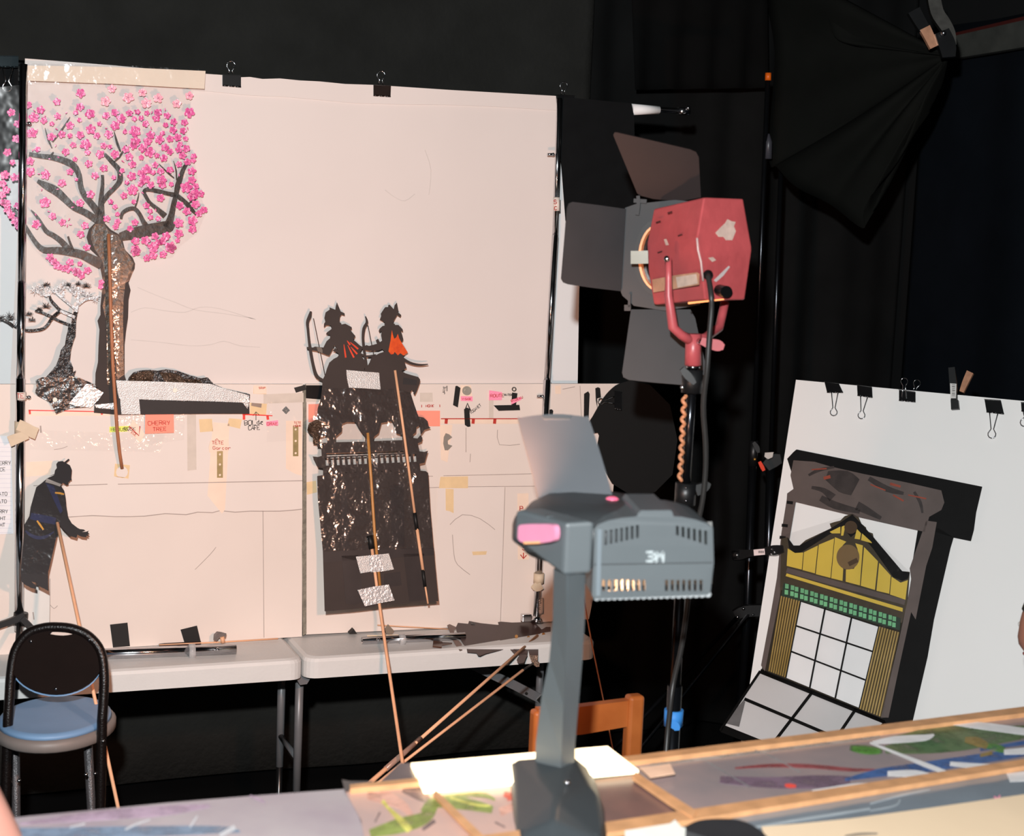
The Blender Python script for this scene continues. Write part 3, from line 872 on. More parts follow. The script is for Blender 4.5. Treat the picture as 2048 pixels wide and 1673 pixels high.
rb([(1714, 771), (1744, 775), (1745, 795), (1715, 791)], 'black binder clip second from the leaning board corner, handle down', [((1721, 793), (1735, 795), (1722, 838), 7, .008)])
rb([(1798, 781), (1831, 785), (1831, 804), (1798, 801)], 'black binder clip with both wire handles standing up on leaning board', [((1804, 795), (1812, 797), (1809, 756), 7, .008), ((1826, 783), (1832, 784), (1836, 760), 7, -.02)])
rb([(1969, 800), (2002, 802), (2008, 828), (1973, 824)], 'black binder clip right of the spring clamp on leaning board', [((1979, 824), (1996, 826), (1983, 877), 8, .008)])
rb([(2042, 806), (2075, 808), (2078, 828), (2043, 822)], 'black binder clip cut off by the right picture edge', [((2046, 822), (2064, 826), (2046, 853), 8, .008)])
t = thing('spring_clamp', 'slim spring clamp with a printed label on the leaning board top', 'clamp', PB(1908, 820))
bm = B(); limb(bm, [(1903, 735, 13), (1906, 768, 14), (1908, 800, 12)], PB, .01, .016); obj('lever', bm, m_bplast, t)
bm = B(); limb(bm, [(1940, 744, 14), (1930, 766, 12), (1923, 784, 9)], PB, .01, -.02); obj('lever', bm, m_copper, t, 'coppery lever behind the board')
bm = B(); shape(bm, [(1901, 799), (1916, 800), (1918, 818), (1902, 819)], PB, .012, (), .014); obj('pad', bm, m_bplast, t)
lab = flat('barcode_label', [(1900, 767), (1913, 768), (1912, 797), (1901, 797)], PB, M('printed label', (205, 200, 196), .6), t, .0005, lift=.0175)
bm = B()
for i in range(7):
    limb(bm, [(1904, 770 + i * 3.6, 1.4 if i % 2 else .8), (1910, 770.5 + i * 3.6, 1.4 if i % 2 else .8)], PB, .0002, .018, 1)
obj('barcode', bm, m_ink, lab)
# theatre front puppet (black card, coloured gels, clear film)
QA = lambda L: [(1430 + x / 3.314, 740 + y / 3.314) for x, y in L]
QB = lambda L: [(1430 + x / 3.314, 1080 + y / 3.314) for x, y in L]
m_kcard = M('black puppet card', (13, 12, 12), .65, var=.15, scale=30, spec=.15)
m_kfilm = M('brownish card under film', (92, 80, 76), .38, var=.12, scale=14, spec=.5)
m_yel = M('yellow gel', (216, 184, 74), .4, var=.06, scale=12)
m_grn = M('green gel', (112, 178, 128), .4, var=.08, scale=30)
m_olive = M('olive gel over card', (78, 62, 26), .4, var=.25, scale=20)
t = thing('theatre_puppet', 'stained-glass style theatre front puppet with yellow gable hung on the leaning white board', 'puppet', PB(1690, 1490))
T1, T2, T3, T4, T5 = .012, .0135, .015, .0165, .018
flat('lintel_card', QA([(540, 528), (1770, 775), (1730, 945), (1715, 1060), (1695, 1135), (1580, 1112), (1405, 1060), (1380, 1000), (1300, 900), (900, 780), (510, 690), (478, 590), (520, 545)]), PB, m_kcard, t, .002, lift=T1)
flat('lintel_film', QA([(520, 600), (660, 610), (760, 640), (980, 690), (1260, 745), (1500, 800), (1520, 880), (1500, 930), (1420, 975), (1390, 1075), (900, 965), (475, 862), (478, 820), (520, 790), (500, 700)]), PB, m_kfilm, t, .001, lift=T2)
bm = B()
for pts in ([(620, 700, 16), (690, 665, 22), (790, 645, 14)], [(740, 700, 60), (850, 740, 150), (930, 780, 120)], [(640, 780, 20), (720, 800, 34), (780, 850, 60)], [(1020, 720, 30), (1140, 790, 40), (1250, 820, 20)], [(1320, 810, 18), (1360, 880, 22), (1375, 950, 14)],
            [(940, 900, 60), (1000, 930, 50), (1100, 985, 24)], [(700, 850, 40), (800, 900, 50), (960, 940, 30)]):
    limb(bm, [(1430 + x / 3.314, 740 + y / 3.314, ww / 3.314) for x, y, ww in pts], PB, .0003, T2 + .0006)
obj('ink_wash', bm, M('smoky ink wash', (50, 42, 40), .5, var=.3, scale=40), t)
for pts in ([(720, 720, 20), (765, 708, 22)], [(640, 662, 8), (740, 655, 10)], [(1160, 755, 18), (1230, 775, 14)], [(1180, 830, 10), (1250, 870, 12)], [(1030, 760, 8), (1130, 800, 8)], [(1280, 830, 8), (1400, 855, 10)]):
    bm = B(); limb(bm, [(1430 + x / 3.314, 740 + y / 3.314, ww / 3.314) for x, y, ww in pts], PB, .0003, T2 + .001)
    obj('rust_smear', bm, M('rust smear', (140, 62, 44), .5, var=.2), t)
# side posts
flat('side_post', QA([(475, 862), (535, 872), (495, 1110), (430, 1500), (330, 2000), (305, 1960), (365, 1640), (410, 1380), (440, 1080)]), PB, m_kfilm, t, .002, lift=T1)
bm = B()
for x, y in ((496, 878), (462, 1030), (448, 1110), (440, 1180)):
    limb(bm, [(1430 + (x - 20) / 3.314, 740 + y / 3.314, 6), (1430 + (x + 20) / 3.314, 740 + (y + 5) / 3.314, 6)], PB, .0003, T1 + .0008, 1)
obj('black_patch', bm, m_kcard, t)
flat('side_post', QA([(1345, 1055), (1480, 1050), (1580, 1112), (1560, 1180), (1450, 1656)]) + QB([(1408, 775), (1365, 960), (1300, 1240), (1110, 1290), (1095, 1170), (1240, 560), (1300, 300), (1300, 200)]), PB, m_kcard, t, .002, lift=T1)
flat('side_film', QA([(1400, 1000), (1470, 1010), (1440, 1180), (1400, 1300), (1330, 1656)]) + QB([(1300, 480), (1230, 800), (1150, 1180), (1100, 1180), (1225, 640), (1280, 380), (1300, 260), (1290, 190)]), PB, m_kfilm, t, .001, lift=T2)
flat('backing_card', QB([(405, 290), (1300, 560), (1118, 1200), (308, 868)]), PB, M('dark olive backing', (44, 37, 26), .5, var=.2, scale=14, spec=.2), t, .001, lift=T1 - .002)
# gable: olive card body then yellow panes
gable = QA([(430, 1500), (440, 1120), (480, 1110), (520, 1165), (560, 1165), (600, 1130), (770, 1050), (760, 1020), (790, 1010), (830, 1000), (860, 970), (910, 955), (950, 975), (970, 1020), (1000, 1045), (1005, 1070), (1045, 1085), (1050, 1110), (1150, 1230), (1240, 1335), (1290, 1340), (1275, 1540), (1240, 1680), (440, 1460)])
flat('gable_card', gable, PB, M('dark olive card', (64, 54, 38), .45, var=.2, scale=14), t, .002, lift=T2)
flat('gable_black_band', QA([(480, 1110), (520, 1165), (560, 1165), (770, 1050), (850, 1000), (910, 960), (965, 1015), (1050, 1110), (1240, 1335), (1290, 1345), (1280, 1385), (1240, 1400), (1180, 1375), (1050, 1190), (950, 1070), (900, 1110), (840, 1040), (580, 1205), (530, 1222), (490, 1180)]), PB, m_kcard, t, .001, lift=T2 + .001)  # band of black card along the gable edge
panes = [[(482, 1185), (530, 1215), (585, 1212), (575, 1325), (475, 1300)], [(590, 1210), (682, 1165), (662, 1350), (580, 1328)], [(688, 1160), (790, 1118), (765, 1380), (668, 1355)], [(795, 1110), (870, 1140), (850, 1160), (808, 1220), (815, 1280), (850, 1320), (845, 1400), (770, 1382)],
         [(930, 1150), (980, 1165), (960, 1430), (866, 1405), (868, 1325), (920, 1320), (955, 1260), (945, 1190)], [(988, 1175), (1080, 1270), (1060, 1460), (966, 1432)], [(1088, 1280), (1165, 1365), (1155, 1485), (1070, 1465)], [(1170, 1372), (1230, 1412), (1278, 1395), (1262, 1525), (1160, 1490)],
         [(760, 1075), (830, 1040), (830, 1085), (775, 1085)], [(840, 1040), (865, 1030), (850, 1100), (835, 1100)], [(940, 1055), (968, 1085), (960, 1125), (925, 1120)], [(975, 1085), (1035, 1140), (1040, 1150), (968, 1130)]]
for p in panes:
    flat('yellow_pane', QA(p), PB, m_yel, t, .0006, lift=T4)
flat('yellow_bar', QA([(475, 1350), (1245, 1580), (1243, 1605), (468, 1368)]), PB, m_yel, t, .0006, lift=T4)
flat('brown_bar', QA([(480, 1312), (1262, 1525), (1255, 1560), (470, 1345)]), PB, m_kfilm, t, .0006, lift=T3)
bm = B(); disc(bm, PB, 1430 + 881 / 3.314, 740 + 1242 / 3.314, 23, .0006, T4 + .0012, seg=26, ry=25)
obj('round_crest', bm, M('brown disc card', (120, 96, 64), .4, var=.06), t)
bm = B(); disc(bm, PB, 1430 + 900 / 3.314, 740 + 1045 / 3.314, 13, .0006, T4 + .0012); obj('crest_ornament', bm, M('dark brown ornament', (74, 56, 38), .4), t)
bm = B(); limb(bm, [(1430 + 885 / 3.314, 740 + 1290 / 3.314, 9), (1430 + 945 / 3.314, 740 + 1260 / 3.314, 9)], PB, .0004, T4 + .0018, 1)
obj('crest_ornament', bm, M('dark brown ornament', (74, 56, 38), .4), t)
# green bead row
gbn = flat('green_band', QB([(455, 285), (1230, 520), (1225, 602), (440, 372)]), PB, M('dark green card', (30, 50, 36), .5), t, .002, lift=T3)
bm = B()
for i in range(23):
    for r_ in range(2):
        f = (i + .25) / 23
        x = 468 + 745 * f + (i % 2) * 5 - r_ * 3
        y = 306 + 226 * f + r_ * 40
        shape(bm, QB([(x - 11, y - 17), (x + 12, y - 13), (x + 11, y + 17), (x - 12, y + 14)]), PB, .0006, (), T4)
obj('green_panes', bm, m_grn, gbn)
# slatted shutters
for nm, q in (('a', [(435, 372), (568, 408), (470, 915), (352, 870)]), ('b', [(1085, 575), (1225, 615), (1100, 1175), (955, 1120)])):
    shu = flat('shutter', QB(q), PB, m_olive, t, .002, lift=T3)
    bm = B()
    for i in range(8):
        f0, f1 = (i + .2) / 8, (i + .62) / 8
        L = lambda a, b, f: (a[0] + (b[0] - a[0]) * f, a[1] + (b[1] - a[1]) * f)
        shape(bm, QB([L(q[0], q[1], f0), L(q[0], q[1], f1), L(q[3], q[2], f1), L(q[3], q[2], f0)]), PB, .0006, (), T4)
    obj('shutter_slats', bm, M('straw gel', (150, 120, 50), .4, var=.1, scale=5, rgb2=(198, 166, 104)), shu)
# big window: white backing with black bars
wpn = flat('window_pane', QB([(568, 408), (1085, 575), (955, 1115), (470, 915)]), PB, M('white tracing paper', (240, 237, 236), .6, var=.02), t, .0006, lift=T2)
bm = B()
def bar(a, b, wd_=3.4):
    limb(bm, [(1430 + a[0] / 3.314, 1080 + a[1] / 3.314, wd_), (1430 + b[0] / 3.314, 1080 + b[1] / 3.314, wd_)], PB, .001, T4, 1)
bar((730, 450), (627, 985)); bar((905, 515), (797, 1050)); bar((540, 572), (1045, 742)); bar((502, 740), (995, 930)); bar((568, 408), (470, 915), 2); bar((1085, 575), (955, 1115), 2); bar((568, 408), (1085, 575), 2)
obj('window_bars', bm, m_kcard, wpn)
flat('clear_film', QA([(440, 1100), (900, 960), (1290, 1340), (1240, 1680), (420, 1440)]), PB, film('gel cover film', clear=.965, rough=.2, bump=.35, bscale=14), t, .0003, lift=.021)
flat('clear_film', QB([(440, 370), (1230, 600), (1110, 1190), (340, 880)]), PB, MC['gel cover film'], t, .0003, lift=.021)
# floor flap bending forward at the foot
e0, e1 = PB(1430 + 305 / 3.314, 1080 + 870 / 3.314, T2), PB(1430 + 1120 / 3.314, 1080 + 1205 / 3.314, T2)
PF = P3(e0, e1, at(1440, 1455, 4.2))
ff = thing('floor_puppet', 'white paper floor puppet with black grid lines bent forward below the theatre', 'puppet', PF(1600, 1480))
flat('sheet', QB([(308, 872), (640, 1010), (940, 1120), (1125, 1200), (1040, 1330), (1180, 1560), (700, 1500), (40, 1260), (60, 1220), (190, 1050)]), PF, M('thin white paper', (226, 221, 220), .7, var=.03, scale=6), ff, .001)
bm = B()
def bar2(a, b, wd_=6):
    limb(bm, [(1430 + a[0] / 3.314, 1080 + a[1] / 3.314, wd_), (1430 + b[0] / 3.314, 1080 + b[1] / 3.314, wd_)], PF, .001, .002, 1)
bar2((300, 870), (1125, 1205), 9); bar2((195, 1055), (820, 1320)); bar2((645, 1010), (400, 1330)); bar2((935, 1120), (820, 1290)); bar2((300, 870), (35, 1265), 5); bar2((45, 1250), (420, 1400), 15); bar2((1125, 1205), (1040, 1340), 5)
obj('grid_bars', bm, m_kcard, ff)
flat('smoked_corner', QB([(190, 1062), (200, 1075), (160, 1240), (62, 1215)]), PF, M('smoked film', (120, 116, 116), .3), ff, .0008, lift=.0015)
# black clamp arm with a price label at the board edge
t = thing('clamp_arm', 'black clamp arm with a barcode label gripping the leaning board edge', 'clamp', PB(1510, 1110))
bm = B()
limb(bm, [(1466, 1112, 16), (1480, 1110, 20), (1500, 1107, 14), (1530, 1103, 16), (1548, 1101, 20), (1566, 1098, 14)], PB, .014, .022)
tube(bm, [PB(1466, 1112, .016), PB(1482, 1110, .016)], .014, 12)
obj('arm', bm, m_blackmet, t)
lab = flat('price_label', [(1507, 1100), (1529, 1098), (1530, 1110), (1508, 1112)], PB, M('pinkish label', (228, 208, 205), .6), t, .0006, lift=.0235)
bm = B()
for i in range(9):
    limb(bm, [(1517 + i * 1.3, 1102, .7), (1517 + i * 1.3, 1107, .7)], PB, .0002, .0242, 1)
obj('barcode', bm, m_ink, lab)
bm = B()
for x, y in ((1544, 1099), (1549, 1105), (1543, 1109)):
    bm = B(); ball(bm, PB(x, y, .025), .004); obj('screw', bm, m_chrome, t)
# ============================================================ shadow puppets
m_pcard = M('brown black puppet card', (60, 51, 48), .65, var=.08, scale=10, spec=.2)
m_pdark = M('black card', (44, 40, 40), .6, var=.12, scale=14, spec=.3)
m_bark = M('bark print', (30, 25, 22), .3, var=.2, scale=150, bump=.1, bscale=60, rgb2=(88, 66, 46), spec=.45)
m_branch = M('branch print', (30, 26, 24), .36, var=.2, scale=70, bump=.08, bscale=60, rgb2=(52, 45, 40), spec=.3)
m_film = film('clear puppet film', clear=.97, rough=.14, bump=.2, bscale=9)
m_film2 = film('taped film', clear=.955, rough=.12, bump=.3, bscale=22)
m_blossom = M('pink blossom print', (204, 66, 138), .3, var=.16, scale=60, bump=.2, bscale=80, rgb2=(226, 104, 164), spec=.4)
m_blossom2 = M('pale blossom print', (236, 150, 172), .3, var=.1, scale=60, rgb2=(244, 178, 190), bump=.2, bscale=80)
m_vein = M('magenta veins', (170, 44, 110), .4)
m_silver = M('silver duct tape', (186, 184, 182), .42, .45, var=.06, scale=60, bump=.2, bscale=420)
m_silver2 = M('crumpled silver tape', (214, 212, 212), .3, .5, var=.12, scale=50, bump=.22, bscale=130)
m_crink = M('crinkled foil film', (120, 96, 80), .3, .9, var=.3, scale=40, bump=1.6, bscale=110, rgb2=(214, 180, 156))
# ---- cherry tree
PT = WP(.006)
t = thing('cherry_tree_puppet', 'tall cherry tree puppet with pink blossoms on clear film over the screen corner', 'puppet', PT(220, 828))
trunk = [(192, 432), (190, 446), (178, 458), (173, 475), (180, 498), (195, 512), (203, 548), (207, 570), (204, 582), (201, 612), (201, 630), (195, 642), (199, 660), (197, 692), (196, 725), (191, 747), (190, 790), (188, 826),
         (234, 830), (236, 790), (232, 762), (252, 760), (249, 750), (249, 690), (252, 662), (256, 635), (257, 600), (261, 580), (257, 565), (265, 545), (269, 537), (270, 527), (265, 515), (250, 500), (245, 480), (240, 470), (222, 460), (209, 446), (208, 432)]
flat('trunk', trunk, PT, m_pcard, t, .0012)
flat('bark_sheet', [(190, 448), (182, 462), (182, 478), (190, 500), (204, 520), (210, 548), (213, 580), (205, 612), (212, 640), (214, 690), (215, 770), (221, 770), (221, 640), (228, 640), (230, 700), (234, 760), (248, 750), (247, 690), (246, 640), (247, 600), (251, 565), (263, 540), (267, 527), (258, 512), (246, 492), (238, 473), (218, 462), (208, 448)],
     PT, m_bark, t, .0004, lift=.0008)
LB = [[(240, 474, 16), (262, 468, 22), (290, 462, 24), (315, 457, 24), (340, 453, 22), (348, 455, 12)], [(335, 455, 18), (343, 430, 12), (348, 405, 10), (352, 390, 9), (356, 370, 11), (366, 340, 8), (373, 328, 6)],
      [(352, 390, 9), (335, 387, 8), (315, 382, 8), (295, 379, 8), (288, 384, 7), (293, 395, 7), (300, 406, 7), (312, 416, 8), (330, 432, 12)], [(352, 390, 9), (368, 402, 8), (380, 415, 9), (393, 430, 4)],
      [(242, 438, 5), (245, 426, 7), (258, 418, 8), (270, 418, 8), (279, 428, 8), (286, 442, 9), (292, 452, 12)], [(270, 415, 3), (275, 400, 3), (278, 385, 1)], [(318, 328, 1), (335, 345, 3), (348, 356, 2)], [(347, 322, 1), (352, 340, 3), (353, 360, 2)],
      [(378, 406, 2), (392, 399, 1)], [(58, 308, 8), (80, 312, 9), (105, 315, 11), (130, 322, 13), (148, 332, 13), (158, 350, 11), (162, 375, 11), (170, 392, 12), (185, 410, 13), (200, 430, 14)], [(98, 316, 6), (107, 304, 2)],
      [(90, 256, 1), (96, 278, 4), (104, 296, 2)], [(105, 284, 2), (122, 262, 4), (140, 234, 1)], [(75, 362, 7), (95, 373, 15), (112, 382, 17), (130, 398, 14), (148, 415, 12), (170, 425, 13), (194, 440, 14)],
      [(202, 455, 16), (202, 415, 13), (203, 390, 9), (205, 370, 7), (205, 350, 6)], [(205, 405, 8), (215, 390, 9), (230, 375, 9), (240, 360, 11), (238, 340, 10), (225, 325, 9), (209, 308, 6)], [(228, 262, 1), (234, 285, 5), (241, 303, 3)],
      [(228, 324, 2), (240, 312, 4), (253, 290, 2)], [(203, 528, 22), (185, 520, 19), (165, 510, 17), (145, 505, 16), (115, 501, 14), (88, 500, 12), (72, 486, 9), (55, 460, 8), (40, 435, 7), (24, 417, 5)],
      [(62, 420, 2), (75, 435, 6), (92, 462, 9), (105, 470, 10), (122, 482, 11), (140, 503, 14)], [(136, 473, 4), (141, 488, 5), (147, 504, 7)]]
for b in LB:
    bm = B(); limb(bm, b, PT, .0012, .0004); obj('branch', bm, m_branch, t)
filmp = [(-30, 178), (55, 168), (200, 172), (386, 182), (374, 248), (374, 268), (388, 318), (402, 392), (412, 425), (396, 465), (360, 492), (345, 515), (290, 524), (264, 505), (270, 527), (262, 560), (206, 590), (180, 562), (100, 532), (62, 492), (30, 440), (4, 400), (-30, 385)]
flat('clear_film', filmp, PT, m_film, t, .0003, lift=.0042)
BL = '645,385,35 895,350,30 455,455,27 845,450,38 1025,420,40 1140,380,30 1170,465,38 1265,425,35 1415,470,32 1515,405,30 1515,540,38 225,480,28 325,520,30 640,495,30 270,580,38 350,605,25 460,570,25 605,540,20 720,550,36 635,600,18 850,565,28 920,540,28 1035,545,26 1100,535,20 1175,545,20 1265,540,28 1335,565,25 1390,615,26 1475,620,25 970,590,34 1075,590,20 1130,585,20 1250,585,28 560,645,30 725,675,36 795,630,18 920,645,34 1165,630,25 1325,640,20 415,630,18 1080,690,42 1385,680,28 1465,685,25 255,705,38 410,735,30 495,715,28 560,725,20 640,720,30 775,725,25 870,715,32 1000,695,18 1205,720,32 1300,705,18 1420,740,28 1485,750,20 1275,755,34 1180,770,32 1360,750,26 1085,770,36 1440,795,22 585,800,24 685,795,40 830,805,25 880,815,18 1065,805,30 1145,825,34 1320,820,28 1430,835,26 1490,830,28 525,855,28 700,860,22 800,875,32 920,875,32 1005,835,28 1195,855,40 1360,855,24 1460,885,28 1550,890,22 300,835,22 600,915,18 240,930,30 710,950,28 1035,895,28 1130,900,20 1255,885,20 1310,905,28 1545,925,20 1500,935,26 830,985,28 1060,955,28 1240,960,24 1430,955,24 240,1015,36 365,1040,34 560,1015,26 975,1005,20 1175,995,36 1125,1025,26 1225,1020,20 1285,1010,26 1535,1010,30 495,1105,30 760,1045,28 910,1060,18 1055,1050,32 1360,1000,26 1160,1075,38 1290,1080,36 1535,1080,30 610,1075,14 1015,1100,18 1125,1110,24 1205,1120,28 1300,1120,28 1370,1115,18 1490,1140,42 1565,1130,24 1060,1160,40 725,1195,30 990,1205,26 1285,1225,30 1560,1190,38 1605,1190,26 1530,1215,30 360,1260,40 640,1265,30 885,1255,20 920,1295,20 1070,1255,18 1170,1285,24 1440,1285,30 1565,1275,32 1630,1320,28 1495,1330,30 420,1370,28 1200,1330,20 1590,1350,26 940,1355,18 1205,1380,20 1265,1390,20 1540,1405,36 500,1420,26 855,1390,26 940,1415,24 1080,1420,26 1430,1425,36 290,1435,34 680,1445,28 925,1455,24 1540,1475,30 1040,1470,24 645,1515,28 1430,1510,32 1330,1530,30 1240,1530,28 1165,1565,34 1085,1570,30 1300,1570,28 1265,1580,26 695,1620,26 1225,1620,38 1365,1620,42 1085,1640,36 1420,1565,18 1085,1655,35 1225,1685,30 1305,1675,28 1175,1705,26 90,540,30 140,630,28 130,750,30 60,860,30 100,940,22 40,1040,34 115,1060,30 20,1110,30 50,1160,28 20,1200,28 50,1270,34 140,1285,26 60,1320,28 90,1360,30 120,1410,30 145,1450,26 20,1260,24'
BLS = [tuple(map(int, q.split(','))) for q in BL.split()]
BLS = [(x / 4, 90 + y / 4, r / 4) for x, y, r in BLS] + [(x / 4, 480 + y / 4, r / 4) for x, y, r in ((400, 140, 30), (425, 170, 28), (455, 205, 32), (560, 180, 28), (540, 230, 32), (500, 225, 24), (600, 250, 26), (620, 260, 32), (650, 285, 28), (700, 245, 28), (810, 340, 22), (805, 375, 20), (640, 190, 20), (1370, 60, 34))]
def blossom(bm, x, y, r, k=5):
    a0 = random.uniform(0, 6.28)
    pts = []
    for i in range(k * 4):
        a = a0 + i * 2 * math.pi / (k * 4)
        rr = r * (.72, .98, 1.04, .95)[i % 4] * random.uniform(.9, 1.08)
        pts.append((x + rr * math.cos(a), y + rr * math.sin(a) * .95))
    shape(bm, pts, PT, .0003, (), .0052)
    return a0
bm, bm2, bm3 = B(), B(), B()
for (x, y, r) in BLS:
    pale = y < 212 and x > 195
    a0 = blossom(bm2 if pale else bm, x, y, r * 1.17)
    if r > 5.5:
        for i in range(5):
            a = a0 + i * 1.2566 + .2
            limb(bm3, [(x, y, .9), (x + math.cos(a) * r * .6, y + math.sin(a) * r * .6, .5)], PT, .0002, .0057, 1)
for i in range(70):
    x, y = random.uniform(60, 385), random.uniform(215, 450)
    if any((x - a) ** 2 + (y - b) ** 2 < (c + 3) ** 2 for a, b, c in BLS):
        continue
    a, l = random.uniform(0, 3.1), random.uniform(2, 4)
    limb(bm, [(x, y, .8), (x + math.cos(a) * l, y + math.sin(a) * l, 2.6), (x + 2 * math.cos(a) * l, y + 2 * math.sin(a) * l, .6)], PT, .0003, .0052, 1)
nf = len(bm.faces); merge(bm, bm3); bm.faces.ensure_lookup_table()
for f in bm.faces[nf:]:
    f.material_index = 1
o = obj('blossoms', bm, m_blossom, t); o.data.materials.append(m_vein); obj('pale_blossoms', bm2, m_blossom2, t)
flat('card_strip', [(52, 131), (230, 134), (411, 142), (409, 178), (230, 168), (42, 161)], WP(.018), m_card, t, .003)
flat('tape_wrap', [(36, 133), (56, 126), (240, 130), (410, 139), (410, 182), (230, 174), (150, 170), (36, 168)], WP(.018), m_film2, t, .0003, lift=.0012)
flat('tape_wrap', [(213, 480), (222, 470), (233, 470), (240, 490), (238, 770), (214, 772)], PT, m_film2, t, .0003, lift=.0085)
rod('control_stick', [w(217, 468, .034), w(220, 560, .034), w(222, 640, .034), w(226, 740, .035), w(230, 800, .036), w(234, 860, .034), w(239, 905, .028), w(244, 937, .02)], .0045, m_wood2, t)
flat('silver_tape', [(190, 810), (232, 806), (234, 820), (212, 818), (192, 816)], PT, m_silver2, t, .0005, lift=.001)
# ---- pine with rock foot
PN = WP(.018)
t = thing('pine_puppet', 'silvery pine tree puppet on a black rock beside the cherry trunk', 'puppet', PN(112, 829))
m_pine = M('black pine foil', (58, 57, 58), .28, .35, var=.25, scale=50, bump=.5, bscale=70)
m_pine2 = M('bright pine foil', (216, 216, 218), .3, .3, var=.1, scale=70, bump=.6, bscale=90)
flat('trunk', [(137, 648), (152, 650), (151, 672), (147, 682), (142, 700), (140, 720), (146, 735), (146, 745), (152, 741), (148, 753), (146, 758), (90, 757), (100, 746), (112, 731), (118, 716), (122, 700), (130, 690), (132, 675), (135, 664)], PN, m_pine, t, .001)
flat('rock', [(71, 761), (84, 755), (126, 755), (159, 756), (180, 765), (196, 775), (200, 800), (178, 815), (140, 817), (112, 829), (105, 813), (98, 804), (75, 792), (70, 785), (73, 775)], PN, M('black rock film', (50, 48, 48), .28, var=.2, scale=20, bump=.4, bscale=40, spec=.6), t, .001, lift=.001)
for b in ([(146, 662, 11), (148, 640, 9), (152, 622, 8)], [(120, 622, 6), (105, 635, 6), (95, 650, 6), (85, 658, 6), (70, 661, 6), (52, 661, 6), (30, 653, 5), (15, 643, 4), (0, 636, 3), (-15, 630, 3)],
          [(140, 650, 5), (120, 643, 5), (105, 635, 6), (90, 628, 5), (70, 622, 4)], [(148, 632, 6), (135, 627, 6), (122, 622, 6), (112, 612, 6), (103, 602, 6), (98, 590, 5)], [(122, 622, 4), (110, 632, 5), (98, 645, 5)]):
    bm = B(); limb(bm, b, PN, .001); obj('branch', bm, m_pine, t)
for b in ([(152, 624, 8), (155, 608, 6), (157, 590, 5), (157, 575, 4)], [(98, 592, 5), (95, 578, 7), (93, 570, 6)], [(95, 592, 6), (80, 586, 5), (64, 580, 3)], [(150, 618, 5), (135, 605, 5), (120, 592, 6), (108, 580, 5)],
          [(157, 610, 5), (170, 600, 5), (185, 597, 4), (200, 592, 3)], [(152, 592, 4), (140, 580, 4), (134, 572, 4)], [(127, 596, 4), (127, 582, 4)], [(150, 635, 6), (133, 628, 5), (120, 622, 5)]):
    bm = B(); limb(bm, b, PN, .001, .0006); obj('branch', bm, m_pine2, t, 'bright silver branch')
def tuft(bm, x, y, r, n=11, spread=200):
    for i in range(n):
        a = R(-90 + spread * (i / (n - 1) - .5) + random.uniform(-8, 8))
        l = r * random.uniform(.75, 1.1)
        limb(bm, [(x, y, 1.6), (x + l * .6 * math.cos(a), y + l * .6 * math.sin(a), 1.3), (x + l * math.cos(a), y + l * math.sin(a), .4)], PN, .0006, .0012, 1)
for x, y, r in ((20, 636, 13), (3, 638, 10), (58, 630, 9), (64, 642, 9), (92, 615, 12), (79, 620, 8), (93, 572, 10), (172, 574, 11), (136, 572, 9), (156, 570, 8)):
    bm = B(); tuft(bm, x, y, r); obj('needle_tuft', bm, m_pine, t)
for x, y, r in ((70, 581, 11), (80, 576, 9), (122, 580, 11), (128, 571, 9), (146, 576, 8), (175, 592, 11), (190, 598, 9), (34, 645, 9), (108, 582, 8), (84, 588, 7), (148, 585, 7), (166, 585, 7)):
    bm = B(); tuft(bm, x, y, r, 13, 330); obj('needle_tuft', bm, m_pine2, t, 'bright silver needle tuft')
flat('silver_tape', [(173, 768), (180, 770), (207, 786), (196, 801), (181, 816), (152, 812), (137, 808)], PN, m_silver2, t, .0006, lift=.003)
flat('tape_crease', [(84, 753), (100, 755), (146, 753), (148, 757), (125, 760), (105, 758)], PN, m_film2, t, .0004, lift=.0025)
bm = B(); disc(bm, PN, 110, 800, 4.6, .003, .004); obj('pin_head', bm, M('ivory pin', (232, 224, 210), .4), t)
# ---- low rock platform
PR = WP(.020)
t = thing('rock_puppet', 'low crinkled rock puppet on a black card strip with silver tape', 'puppet', PR(360, 829))
flat('card_strip', [(235, 790), (300, 797), (498, 804), (499, 828), (420, 828), (235, 830)], PR, m_pdark, t, .0012)
flat('rock', [(254, 764), (258, 755), (267, 745), (282, 741), (300, 740), (315, 742), (332, 739), (355, 742), (380, 751), (402, 757), (415, 755), (422, 762), (428, 769), (450, 778), (500, 789), (499, 806), (260, 800)], PR, m_pine, t, .001, lift=.0012)
flat('crinkled_film', [(258, 764), (262, 751), (284, 743), (303, 742), (309, 748), (304, 764), (330, 764), (318, 745), (345, 746), (360, 752), (368, 758), (400, 760), (405, 768), (330, 768)], PR, m_crink, t, .0008, lift=.0022)
flat('silver_tape', [(232, 761), (250, 762), (330, 764), (420, 768), (450, 778), (498, 791), (497, 806), (420, 803), (300, 800), (238, 797)], PR, m_silver, t, .0005, lift=.0032)
flat('silver_tape', [(240, 797), (278, 799), (281, 829), (243, 829)], PR, m_silver, t, .0005, lift=.004)
flat('foil_twist', [(477, 797), (486, 798), (497, 790), (499, 803), (495, 818), (487, 808)], PR, m_silver2, t, .002, lift=.005)
bm = B(); disc(bm, PR, 350, 781, 4.4, .003, .006); obj('pin_head', bm, MC['ivory pin'], t)
